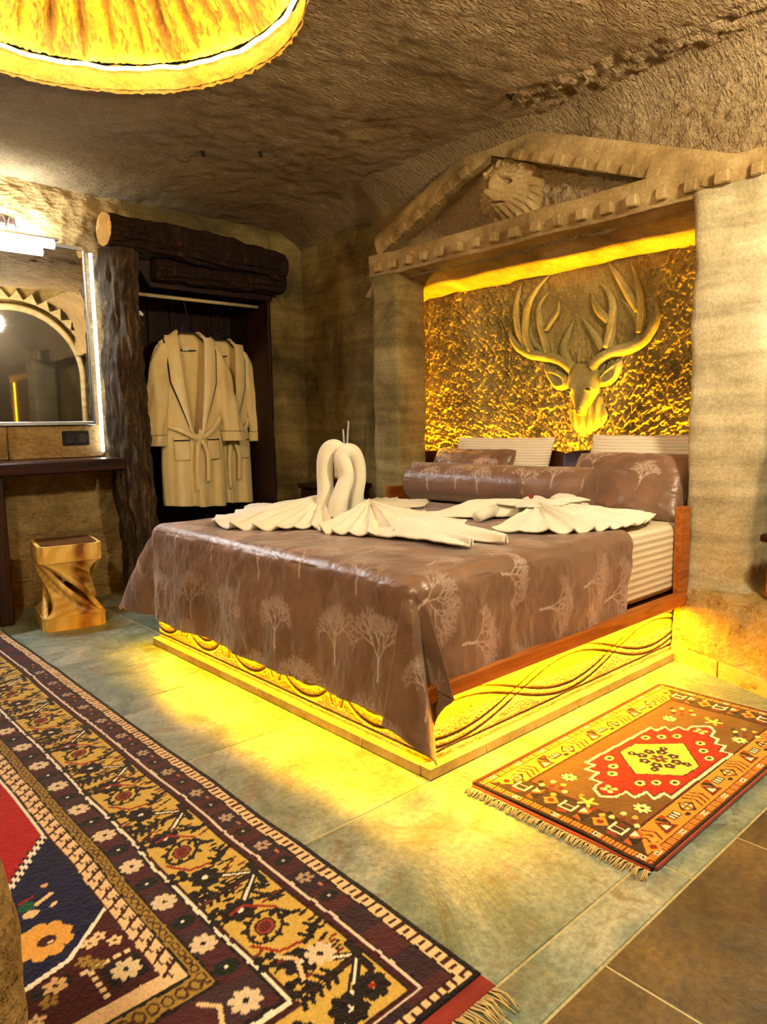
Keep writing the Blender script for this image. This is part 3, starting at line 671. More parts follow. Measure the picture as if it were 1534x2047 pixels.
# head-side edge is pulled in a curve: long in the middle, short at the near side
endline = 1.42 - 0.26 * sstep(0.75, -0.05, T) - 0.05 * sstep(0.0, -0.28, T)
kS = np.where(S > 0, endline / LTOP, 1.0); S = S * kS
RR = 0.055; ARC = RR * math.pi / 2
def prof_(d):
    e = np.maximum(d + RR, 0); an = np.minimum(e / RR, math.pi / 2)
    ov = np.maximum(e - ARC, 0)
    return RR * np.sin(an) - RR, RR * (1 - np.cos(an)) + ov, ov
a_ = -S; bn = -T; bf = T - (Y1 - Y0)
Xc = X0 + S.copy(); Yc = Y0 + T.copy(); Zc = np.full_like(S, ZT)
ae = a_ + RR; 
def corner(b, sgn, yedge, fold):
    global Xc, Yc, Zc
    be = b + RR
    m = (be > 0) | (ae > 0)
    m = m & ((b > -(Y1 - Y0) / 2))
    A_ = np.maximum(ae, 0); B_ = np.maximum(be, 0)
    r = np.hypot(A_, B_); th = np.arctan2(B_, A_ + 1e-12)
    o, dr, ov = prof_(r - RR)
    px = np.where(ae > 0, X0 + RR, X0 + S); py = np.where(be > 0, yedge - sgn * RR * -1 * -1, Y0 + T)
    py = np.where(be > 0, yedge - sgn * RR, Y0 + T)
    dx = -np.cos(th) * (o + RR); dy = sgn * np.sin(th) * (o + RR)
    dx = np.where(ae > 0, dx, 0); dy = np.where(be > 0, dy, 0)
    g = np.clip(ov / 0.45, 0, 1.2) ** 0.9
    deg = np.degrees(th)
    both = ((ae > 0) & (be > 0))
    fx = np.interp(deg, fold[0], fold[1]); fy = np.interp(deg, fold[0], fold[2])
    # smooth the fold polyline
    fx = np.where(both, fx, 0); fy = np.where(both, fy, 0)
    Xn = px + dx + fx * g; Yn = py + dy + sgn * fy * g
    off2 = np.where(both, (fx * g) ** 2 + (fy * g) ** 2, 0)
    Zn = ZT - dr + ov - np.sqrt(np.maximum(ov ** 2 - off2, (0.6 * ov) ** 2))
    Xc = np.where(m, Xn, Xc); Yc = np.where(m, Yn, Yc); Zc = np.where(m, Zn, Zc)
    return ov, th, both, m
dd_ = np.linspace(0, 90, 91)
def smooth_curve(knots):
    k = np.array(knots, float); f = spline(k, 400); o = np.argsort(f[:, 0]); return f[o, 0], f[o, 1], f[o, 2]
fold_near = smooth_curve([(0, 0, 0), (5, -0.045, -0.020), (10, -0.095, -0.020), (18, -0.078, 0.030), (29, -0.055, 0.105), (36, -0.005, 0.085), (47, 0.052, 0.022), (58, 0.046, 0.070), (67, 0.028, 0.140), (76, 0.012, 0.095), (90, 0, 0)])
fold_far = smooth_curve([(0, 0, 0), (12, -0.03, 0.06), (25, -0.06, 0.18), (36, -0.06, 0.27), (48, -0.01, 0.24), (64, 0.03, 0.13), (80, 0.03, 0.04), (90, 0, 0)])
ovn, thn, bon, mn = corner(bn, -1, Y0, fold_near)
ovf, thf, bof, mf = corner(bf, 1, Y1, fold_far)
ov = np.where(mn & (bn > -(Y1 - Y0) / 2), ovn, ovf)
hang_f = np.clip(a_, 0, None); hang_n = np.clip(bn, 0, None); hang_fa = np.clip(bf, 0, None)
# soft ripples on the hanging sides
only_f = (a_ > 0) & (bn < 0) & (bf < 0)
rip = 0.012 * np.sin(Yc * 9 + 1.0) + 0.008 * np.sin(Yc * 21 + 2 * np.sin(Yc * 3)) + 0.006 * fbm(Yc * 12, S * 4)
Xc = Xc - np.where(only_f, (0.09 * np.clip(hang_f - 0.05, 0, 1) + rip * np.clip(hang_f / 0.3, 0, 1)) * sstep(0, 0.12, T) * sstep(0, 0.15, (Y1 - Y0) - T), 0)
only_n = (bn > 0) & (a_ < 0)
ripn = 0.010 * np.sin(Xc * 11) + 0.006 * fbm(Xc * 14, T * 5)
Yc = Yc - np.where(only_n, (0.04 * hang_n + ripn * np.clip(hang_n / 0.2, 0, 1)) * sstep(0, 0.15, S), 0)
# hem swing on the foot side
Zc = Zc + np.where(only_f, 0.0 * np.clip(hang_f / 0.5, 0, 1) * sstep(0.2, 1.4, T) * np.sin(np.clip(T / 1.7, 0, 1) * 3.0), 0)
# gentle puffiness of the top
topm = (a_ < 0) & (bn < 0) & (bf < 0)
Zc = Zc + np.where(topm, 0.004 * fbm(Xc * 7, Yc * 7) + 0.004, 0) * sstep(0, 0.1, np.minimum(S, np.minimum(T, (Y1 - Y0) - T)))
wr_ = 0.0035 * fbm(S * 16 + 3, T * 16, 2.0, 3)
Xc = Xc + np.where(a_ > 0, wr_, 0); Yc = Yc + np.where(bn > 0, wr_, 0)
Zc = np.maximum(Zc, 0.012 + 0.004 * np.sin(S * 60))
# woven trees: recursive twigs rasterised in sheet coordinates
mask = np.zeros(S.shape, np.float32)
si = lambda s_: int(round((s_ + DF) / HS)); ti = lambda t_: int(round((t_ + DN) / HS))
RNG = random.Random(3)
def splat(x0, y0, x1, y1, wgt):
    L = math.hypot(x1 - x0, y1 - y0); k = max(2, int(L / (HS * 0.6)))
    for q_ in np.linspace(0, 1, k):
        i, j = si(x0 + (x1 - x0) * q_), ti(y0 + (y1 - y0) * q_)
        if 0 <= i < mask.shape[0] and 0 <= j < mask.shape[1]: mask[i, j] = max(mask[i, j], wgt)
def branch(x, y, an, L, lev):
    x1, y1 = x + L * math.cos(an), y + L * math.sin(an)
    splat(x, y, x1, y1, (0.80, 0.66, 0.56, 0.46, 0.38, 0.34)[min(lev, 5)])
    if lev == 0: splat(x, y + HS, x1, y1 + HS, 0.6)
    if lev >= 5 or L < 0.008: return
    nb_ = 3 if lev < 4 else 2
    for k in range(nb_):
        branch(x1, y1, an + (k - (nb_ - 1) / 2) * RNG.uniform(0.42, 0.75) + RNG.uniform(-0.15, 0.15), L * RNG.uniform(0.62, 0.86), lev + 1)
row = 0; s0 = -0.53
while s0 < 1.5:
    t0 = -0.34 + (0.14 if row % 2 else 0.0)
    while t0 < 2.1:
        sz = RNG.uniform(0.046, 0.066)
        branch(s0 + RNG.uniform(-0.04, 0.04), t0 + RNG.uniform(-0.04, 0.04), RNG.uniform(-0.25, 0.25), sz, 0)
        t0 += RNG.uniform(0.25, 0.33)
    s0 += 0.235; row += 1
M_satin = None
def satin(name):
    t = NT(name)
    at = t.n('ShaderNodeAttribute', attribute_name='tree'); at.attribute_type = 'GEOMETRY'
    p = t.pos(obj=True)
    n1 = t.noise(p, 4.0, 4, 0.6, 0.6)
    base = t.ramp(n1, [(0.3, lin(104, 76, 58)), (0.55, lin(128, 96, 76)), (0.8, lin(150, 116, 94))])
    fade = t.ramp(t.noise(p, 2.2, 3), [(0.3, (0.35, 0.35, 0.35)), (0.62, (1, 1, 1))])
    f = t.mix(1.0, fade, at.outputs['Color'], 'MULTIPLY')
    c = t.mix(f, base, lin(222, 200, 184))
    t.l(t.ramp(f, [(0, (0.36, 0.36, 0.36)), (1, (0.6, 0.6, 0.6))]), t.b.inputs['Roughness'])
    nb = t.bump(t.noise(p, 500, 2), 0.08, 0.002); nb = t.bump(t.noise(p, 7.0, 4, 0.6, 0.5), 0.35, 0.03, nb)
    t.b.inputs['Sheen Weight'].default_value = 0.25
    return t.out(c, None, nb, spec=0.55)
M_satin = satin('brown_satin')
cov = grid_obj('bedspread', np.stack([Xc, Yc, Zc], -1), M_satin)
put_attr(cov.data, 'tree', mask.ravel())
tag(cov, 'brown satin bedspread woven with pale trees draped over the bed', 'bedspread')
sm = cov.modifiers.new('thick', 'SOLIDIFY'); sm.thickness = 0.004; sm.offset = 0

# ---------------------------------------------------------------- pillows
def tree_mask_points(u, v, seed, trees, size):
    "soft tree marks on a pillow face in metres"
    R_ = random.Random(seed); segs = []
    def br(x, y, an, L, lev):
        x1, y1 = x + L * math.cos(an), y + L * math.sin(an); segs.append((x, y, x1, y1, lev))
        if lev >= 4: return
        for k in range(3 if lev < 3 else 2): br(x1, y1, an + (k - 1) * R_.uniform(0.4, 0.75), L * R_.uniform(0.6, 0.85), lev + 1)
    for (tx, ty, an) in trees: br(tx, ty, an, size, 0)
    m = np.zeros(u.shape, np.float32)
    for x, y, x1, y1, lev in segs:
        dx, dy = x1 - x, y1 - y; L2 = dx * dx + dy * dy
        q_ = np.clip(((u - x) * dx + (v - y) * dy) / L2, 0, 1)
        d_ = np.hypot(u - x - q_ * dx, v - y - q_ * dy)
        m = np.maximum(m, np.clip(1.3 - d_ / 0.0026, 0, 1) * (1 - 0.09 * lev))
    return m
def pillow(name, c, w, h, th, tilt, yaw, mat, label, trees=None, seed=1, n=90, plump=0.42, group=None):
    u, v = np.meshgrid(np.linspace(-1, 1, n), np.linspace(-1, 1, n), indexing='ij')
    tz = th / 2 * np.clip((1 - np.abs(u) ** 3.2) * (1 - np.abs(v) ** 3.2), 0, 1) ** plump
    pin = 1 - 0.05 * (1 - np.abs(v) ** 2) * np.abs(u) ** 6; pin2 = 1 - 0.05 * (1 - np.abs(u) ** 2) * np.abs(v) ** 6
    lx = w / 2 * u * pin; ly = h / 2 * v * pin2
    wrk = 0.006 * fbm(u * 3 + seed, v * 3, seed, 4) * (tz > 0.002) + 0.004 * np.sin(u * 18 + seed) * (np.abs(v) > 0.8) * (1 - np.abs(v)) * 5
    top = np.stack([lx, ly, tz + wrk], -1); bot = np.stack([lx, ly, -tz * 0.85], -1)
    ax = np.array([math.sin(yaw), -math.cos(yaw), 0])              # local x runs along -Y
    bk = np.array([math.cos(yaw), math.sin(yaw), 0])
    ay = bk * math.cos(tilt) + np.array([0, 0, math.sin(tilt)])     # local y leans back and up
    az = np.cross(ax, ay)
    Mx = np.stack([ax, ay, az], 0)
    V = np.concatenate([top.reshape(-1, 3), bot.reshape(-1, 3)]) @ Mx + np.array(c)
    Q = np.concatenate([grid_faces(n, n), grid_faces(n, n, off=n * n)[:, ::-1]])
    o = link_mesh(name, np_mesh(name, V, Q), mat); tag(o, label, 'pillow', group)
    if trees is not None:
        mm = tree_mask_points(lx, ly, seed, trees, 0.05); put_attr(o.data, 'tree', np.concatenate([mm.ravel(), mm.ravel() * 0]))
    return o
pillow('pillow', (1.80, 1.20, 0.728), 0.66, 0.40, 0.13, math.radians(72), 0.03, M_pillow_white, 'white striped pillow leaning on the headboard behind the small brown pillow', seed=4)
pillow('pillow', (1.69, 1.335, 0.700), 0.58, 0.36, 0.14, math.radians(58), 0.04, M_satin, 'brown satin tree pillow leaning behind the left end of the bolster', trees=[(-0.05, -0.12, 1.4), (0.15, -0.05, 1.7), (-0.2, -0.02, 1.2)], seed=2)
pillow('pillow', (1.785, 0.335, 0.745), 0.60, 0.40, 0.12, math.radians(70), 0.0, M_pillow_white, 'white striped pillow standing behind the large brown pillow beside the column', seed=7)
pillow('pillow', (1.665, 0.345, 0.700), 0.60, 0.34, 0.17, math.radians(56), 0.0, M_satin, 'large brown satin pillow lying beside the column', trees=[(0.10, -0.06, 1.5), (-0.15, 0.02, 1.7)], seed=9)
# bolster
nb_, nl_ = 90, 150
l, a = np.meshgrid(np.linspace(0, 1, nl_), np.linspace(0, 2 * np.pi, nb_, endpoint=False), indexing='ij')
p0, p1 = np.array([1.485, 1.585, 0.683]), np.array([1.545, 0.425, 0.683])
rr = 0.104 * np.clip(1 - np.abs(2 * l - 1) ** 22, 0, 1) ** 0.5
rr = np.where((l < 0.03), 0.104 * np.sqrt(np.clip(l / 0.03, 0, 1)) , np.where(l > 0.985, 0.104 * np.sqrt(np.clip((1 - l) / 0.015, 0, 1)), 0.104))
rr = rr * (1 + 0.012 * fbm(l * 8, np.cos(a) * 2, np.sin(a) * 2)) + 0.0016 * np.sin(a * 34) * np.exp(-((l - 0.955) / 0.03) ** 2) * (l < 0.98) + 0.0016 * np.sin(a * 30) * np.exp(-((l - 0.05) / 0.03) ** 2) * (l > 0.03)
ax = (p1 - p0) / np.linalg.norm(p1 - p0); e1 = np.array([0, 0, 1.0]); e2 = np.cross(ax, e1)
P = p0 + l[..., None] * (p1 - p0) + (rr * np.cos(a))[..., None] * e1 + (rr * np.sin(a))[..., None] * e2
bol = grid_obj('bolster', P, M_satin, wv=True); tag(bol, 'long round brown satin bolster with pale trees across the bed', 'bolster')
put_attr(bol.data, 'tree', tree_mask_points(l * 1.18, ((a + 2.0) % (2 * np.pi)) * 0.104, 5, [(0.08, 0.34, -1.5), (0.22, 0.41, -1.5), (0.42, 0.39, -1.6), (0.56, 0.41, -1.5), (0.70, 0.30, -1.4), (0.84, 0.40, -1.5), (1.00, 0.36, -1.6), (0.32, 0.24, -1.5), (0.52, 0.22, -1.6)], 0.052).ravel())

# ---------------------------------------------------------------- towels
M_towel = cloth_mat('white_towel', lin(246, 240, 222), lin(234, 226, 202), 0.95, 260, 0.5, 0.4)
ZB = 0.589
def fan(cx, cy, a0, a1, rad, h0, k, amp, seed=0, nth=160, nr=40, pw=1.6, zb=ZB):
    th, r = np.meshgrid(np.linspace(0, 1, nth), np.linspace(0, 1, nr), indexing='ij')
    ang = math.radians(a0) + th * math.radians(a1 - a0)
    R_ = np.interp(th, np.linspace(0, 1, len(rad)), rad) * r
    fold = 1 - 2 * np.abs(np.sin(th * k * np.pi + 0.7 * np.sin(th * 9 + seed) + seed + 0.5 * r)) ** 0.7
    fold = fold * (0.75 + 0.35 * np.sin(th * 13 + seed * 2))
    z = zb + h0 * (1 - r) ** pw + amp * (0.5 + 0.5 * fold) * np.sin(np.clip(r * 1.25, 0, 1) * np.pi / 2) * (1 - 0.35 * r) + 0.004 * fbm(th * 14 + seed, r * 5)
    R_ = R_ + 0.012 * fold * r
    return np.stack([cx + R_ * np.cos(ang), cy + R_ * np.sin(ang), np.maximum(z, zb)], -1)
def tongue(p0, p1, w0, w1, h, seed=0, n=50, m=24):
    p0, p1 = np.array(p0), np.array(p1); d = p1 - p0; L = np.linalg.norm(d); d /= L; nv = np.array([-d[1], d[0]])
    s_, q_ = np.meshgrid(np.linspace(0, 1, n), np.linspace(-1, 1, m), indexing='ij')
    w_ = (w0 + (w1 - w0) * s_) * np.sqrt(np.clip(1.02 - s_ ** 6, 0, 1))
    xy = p0 + (s_ * L)[..., None] * d + (q_ * w_)[..., None] * nv
    w_ = w_
    z = ZB + h * (1 - q_ ** 2) * (1 - 0.6 * s_) * (0.15 + 0.85 * sstep(0.0, 0.35, s_)) + 0.008 * np.clip(np.sin(q_ * 5 + seed), 0, 1) + 0.006 * fbm(s_ * 6 + seed, q_ * 2)
    return np.concatenate([xy, np.maximum(z, ZB)[..., None]], -1)
def solid(o, t=0.007):
    m = o.modifiers.new('thick', 'SOLIDIFY'); m.thickness = t; m.offset = 1; return o
def neck_path(o): return [tuple(p) for p in spline(o, 70)]
swL = thing('towel_swan', 'white towel swan with its fan spread towards the foot end of the bed', 'towel', (0.42, 1.1, ZB))
nl = neck_path(DATA['neckL']); MB().tube(nl, list(np.interp(np.linspace(0, 1, 70), [0, .15, .6, .85, 1], [.044, .036, .034, .031, .014])), 20).build('neck', M_towel, swL)
solid(grid_obj('body', fan(0.48, 1.10, 100, 250, [0.50, 0.50, 0.40, 0.28, 0.22, 0.20], 0.12, 9.0, 0.055, 1), M_towel, swL))
solid(grid_obj('tail', tongue((0.50, 1.22), (0.44, 1.66), 0.11, 0.02, 0.06, 2), M_towel, swL))
solid(grid_obj('wing', fan(0.56, 1.16, 20, 110, [0.34, 0.36, 0.40, 0.45], 0.10, 7.0, 0.04, 2), M_towel, swL))
swR = thing('towel_swan', 'white towel swan with long folded tails towards the near side of the bed', 'towel', (0.55, 0.9, ZB))
nr_ = neck_path(DATA['neckR']); MB().tube(nr_, list(np.interp(np.linspace(0, 1, 70), [0, .15, .5, .8, 1], [.040, .034, .031, .034, .044])), 20).build('neck', M_towel, swR)
solid(grid_obj('body', fan(0.56, 0.88, 165, 300, [0.24, 0.29, 0.32, 0.38, 0.40], 0.105, 8.0, 0.055, 3), M_towel, swR))
solid(grid_obj('tail', tongue((0.50, 0.74), (0.41, 0.20), 0.13, 0.035, 0.045, 1), M_towel, swR))
solid(grid_obj('tail', tongue((0.62, 0.78), (0.555, 0.17), 0.12, 0.03, 0.065, 4), M_towel, swR))
solid(grid_obj('wing', fan(0.62, 0.98, -60, 60, [0.25, 0.32, 0.34, 0.34], 0.09, 7.0, 0.04, 6), M_towel, swR))
# pleated white cloth lying behind the swans
tf = grid_obj('folded_towel', fan(0.74, 1.20, -8, 42, [0.40, 0.58, 0.64, 0.58], 0.06, 9.0, 0.032, 5), M_towel); solid(tf); tag(tf, 'small pleated white towel fan lying behind the two towel swans', 'towel')
t3 = thing('towel_flower', 'white folded towel with rosette petals and pleated skirt near the bolster', 'towel', (1.1, 0.5, ZB))
solid(grid_obj('skirt', fan(1.20, 0.50, 195, 325, [0.48, 0.46, 0.44, 0.46, 0.50], 0.07, 12, 0.04, 2, nth=300), M_towel, t3))
solid(grid_obj('body', tongue((0.88, 0.86), (1.46, 0.42), 0.05, 0.13, 0.085, 3), M_towel, t3))
rl = [(0.915, 0.600, ZB + 0.022), (1.0, 0.625, ZB + 0.028), (1.14, 0.66, ZB + 0.030)]
MB().tube(rl, [0.024, 0.027, 0.026], 18).build('roll', M_towel, t3, True)
for k, (cx, cy, an) in enumerate([(1.16, 0.60, 2.4), (1.13, 0.50, 3.6), (1.23, 0.46, 5.2), (1.27, 0.57, 0.6), (1.33, 0.42, 5.6), (1.38, 0.50, 0.2)]):
    n_ = 40; aa, r = np.meshgrid(np.linspace(0, 2 * np.pi, n_, endpoint=False), np.linspace(0, 1, 10), indexing='ij')
    lx = 0.085 * r * np.cos(aa); ly = 0.052 * r * np.sin(aa) * (1 + 0.25 * np.cos(aa))
    z = ZB + 0.074 - 0.016 * r ** 2 + 0.004 * np.sin(aa * 3 + k) * r + 0.003 * k
    P = np.stack([cx + lx * math.cos(an) - ly * math.sin(an), cy + lx * math.sin(an) + ly * math.cos(an), z], -1)
    solid(grid_obj('petal', P, M_towel, t3, wu=True), 0.007)
g_ = bmesh.new(); bmesh.ops.create_uvsphere(g_, u_segments=12, v_segments=8, radius=0.011, matrix=Matrix.Translation((1.19, 0.53, ZB + 0.090))); me = bpy.data.meshes.new('bud'); g_.to_mesh(me); g_.free()
link_mesh('bud', me, plain_mat('red_bud', lin(150, 30, 22), 0.5), t3)

# ---------------------------------------------------------------- wardrobe recess
M_bark = NT('bark_log')
def bark(name, c):
    t = NT(name); p = t.pos((14, 14, 3.0))
    n1 = t.noise(p, 1.6, 7, 0.68, 1.4)
    col = t.ramp(n1, [(0.3, c[0]), (0.52, c[1]), (0.75, c[2])])
    nb = t.bump(n1, 0.9, 0.03); nb = t.bump(t.noise(t.pos((60, 60, 14)), 1.5, 5, 0.7), 0.5, 0.008, nb)
    return t.out(col, 0.75, nb, spec=0.25)
M_bark = bark('bark_post', (lin(26, 18, 12), lin(66, 52, 34), lin(128, 110, 80)))
M_log = bark('bark_header', (lin(12, 6, 4), lin(38, 20, 10), lin(84, 48, 24)))
M_endgrain = wood_mat('end_grain', (lin(196, 146, 76), lin(222, 180, 104), lin(236, 204, 140)), (12, 12, 12), 0.6, 0.2)
M_darkwood = wood_mat('dark_wardrobe_wood', (lin(16, 7, 4), lin(34, 14, 8), lin(64, 26, 13)), (20, 20, 2), 0.5, 0.2)
M_rodwood = wood_mat('pale_rod', (lin(186, 160, 110), lin(214, 190, 140), lin(230, 210, 166)), (2, 20, 20), 0.5, 0.1)
def log_obj(name, p0, p1, r, mat, parent=None, ridges=9, amp=0.014, n=64, m=130, seed=0.0, cap=True):
    p0, p1 = np.array(p0, float), np.array(p1, float); d = p1 - p0; L = np.linalg.norm(d); d /= L
    e1 = np.array([0, 0, 1.0]) if abs(d[2]) < 0.8 else np.array([1.0, 0, 0]); e1 = e1 - d * e1.dot(d); e1 /= np.linalg.norm(e1); e2 = np.cross(d, e1)
    s, a = np.meshgrid(np.linspace(0, 1, m), np.linspace(0, 2 * np.pi, n, endpoint=False), indexing='ij')
    rad = r * (1 + 0.05 * vnoise(s * L * 3 + seed, 0)) + amp * (vnoise(np.cos(a) * ridges * 0.6 + seed, np.sin(a) * ridges * 0.6, s * L * 5) + 0.6 * vnoise(np.cos(a) * ridges + 7, np.sin(a) * ridges, s * L * 16 + seed))
    fade = sstep(0.0, 0.05, s) * sstep(1.0, 0.95, s); rad = r + (rad - r) * (0.25 + 0.75 * fade)
    bend = 0.02 * np.sin(s * 3 + seed)
    P = p0 + (s * L)[..., None] * d + (rad * np.cos(a) + bend)[..., None] * e1 + (rad * np.sin(a))[..., None] * e2
    V = P.reshape(-1, 3); Q = grid_faces(m, n, wv=True)
    if cap:
        c0, c1 = P[0].mean(0), P[-1].mean(0); k = len(V); V = np.vstack([V, c0, c1]); j = np.arange(n)
        Q = np.vstack([Q, np.stack([j, (j + 1) % n, np.full(n, k), np.full(n, k)], 1) * 0 + np.stack([j, (j + 1) % n, np.full(n, k), j], 1)]) if False else Q
    o = link_mesh(name, np_mesh(name, V, Q), mat, parent)
    return o, P
post, _ = log_obj('log_post', (0.405, 2.80, 0.0), (0.385, 2.84, 2.02), 0.108, M_bark, None, 8, 0.020, 96, 260, 3.0)
tag(post, 'rough bark-covered log post between the mirror and the robes', 'post')
head_log = thing('log_header', 'dark bark log lying across the top of the wardrobe recess', 'log', (0.9, 2.80, 2.09))
_, Ph = log_obj('trunk', (0.285, 2.78, 2.095), (1.50, 2.84, 2.085), 0.092, M_log, head_log, 8, 0.020, 80, 160, 1.0)
ring = Ph[0]; c0 = ring.mean(0)
MB().poly([tuple(q) for q in ring], (-0.006, 0, 0)).build('sawn_end', M_endgrain, head_log)
ring = Ph[-1]; MB().poly([tuple(q) for q in ring], (0.006, 0, 0)).build('sawn_end', M_log, head_log)
log2 = thing('log_header', 'lower dark log and board hanging above the clothes rod', 'log', (1.0, 2.86, 1.9))
_, Ph = log_obj('trunk', (0.62, 2.90, 1.985), (1.53, 2.88, 1.955), 0.070, M_log, log2, 8, 0.020, 64, 120, 5.0)
for k, f in ((0, -0.004), (-1, 0.004)): MB().poly([tuple(q) for q in Ph[k]], (f, 0, 0)).build('sawn_end', M_log, log2)
MB().poly([(0.49, 2.93, 2.02), (0.62, 2.94, 1.865), (1.50, 2.95, 1.865), (1.50, 2.93, 2.02)], (0, 0.03, 0)).build('board', M_darkwood, log2)
ward = thing('wardrobe', 'dark wooden open wardrobe lining behind the hanging robes', 'wardrobe', (1.0, 3.45, 0))
for k in range(6):
    MB().box((0.585 + k * 0.164, 3.50, 1.0), (0.160, 0.022, 2.0), 0.004).build('back_plank', M_darkwood, ward)
M_redwood = wood_mat('red_wardrobe_wood', (lin(40, 14, 6), lin(86, 34, 14), lin(120, 54, 24)), (20, 20, 2), 0.45, 0.2)
MB().box((0.515, 3.24, 0.95), (0.024, 0.5, 1.9), 0.004).build('side_panel', M_redwood, ward)
MB().box((1.500, 3.24, 0.95), (0.024, 0.5, 1.9), 0.004).build('side_panel', M_darkwood, ward)
MB().box((1.0, 3.24, 0.28), (0.95, 0.48, 0.03), 0.004).build('shelf', M_redwood, ward)
for k in range(4): MB().box((0.64 + k * 0.24, 3.02, 0.14), (0.232, 0.02, 0.25), 0.004).build('drawer_front', M_redwood, ward)
rod = MB().tube([(0.527, 3.12, 1.845), (1.488, 3.12, 1.845)], 0.012, 14).build('clothes_rod', M_rodwood); tag(rod, 'pale round clothes rod across the wardrobe', 'rod')
hk = thing('wall_hook', 'small white ring hook beside the bark post', 'hook', (0.535, 3.03, 1.70))
M_white = plain_mat('white_plastic', lin(236, 232, 220), 0.35)
MB().tube([(0.530, 3.01, 1.735), (0.565, 3.0, 1.715), (0.585, 3.0, 1.70)], 0.006, 8).build('arm', M_white, hk)
MB().tube([(0.565 + 0.026 * math.cos(q), 3.0, 1.672 + 0.028 * math.sin(q)) for q in np.linspace(0.9, 5.2, 20)], 0.006, 8).build('ring', M_white, hk)
MB().box((0.529, 3.01, 1.70), (0.008, 0.03, 0.10), 0.003).build('plate', M_white, hk)

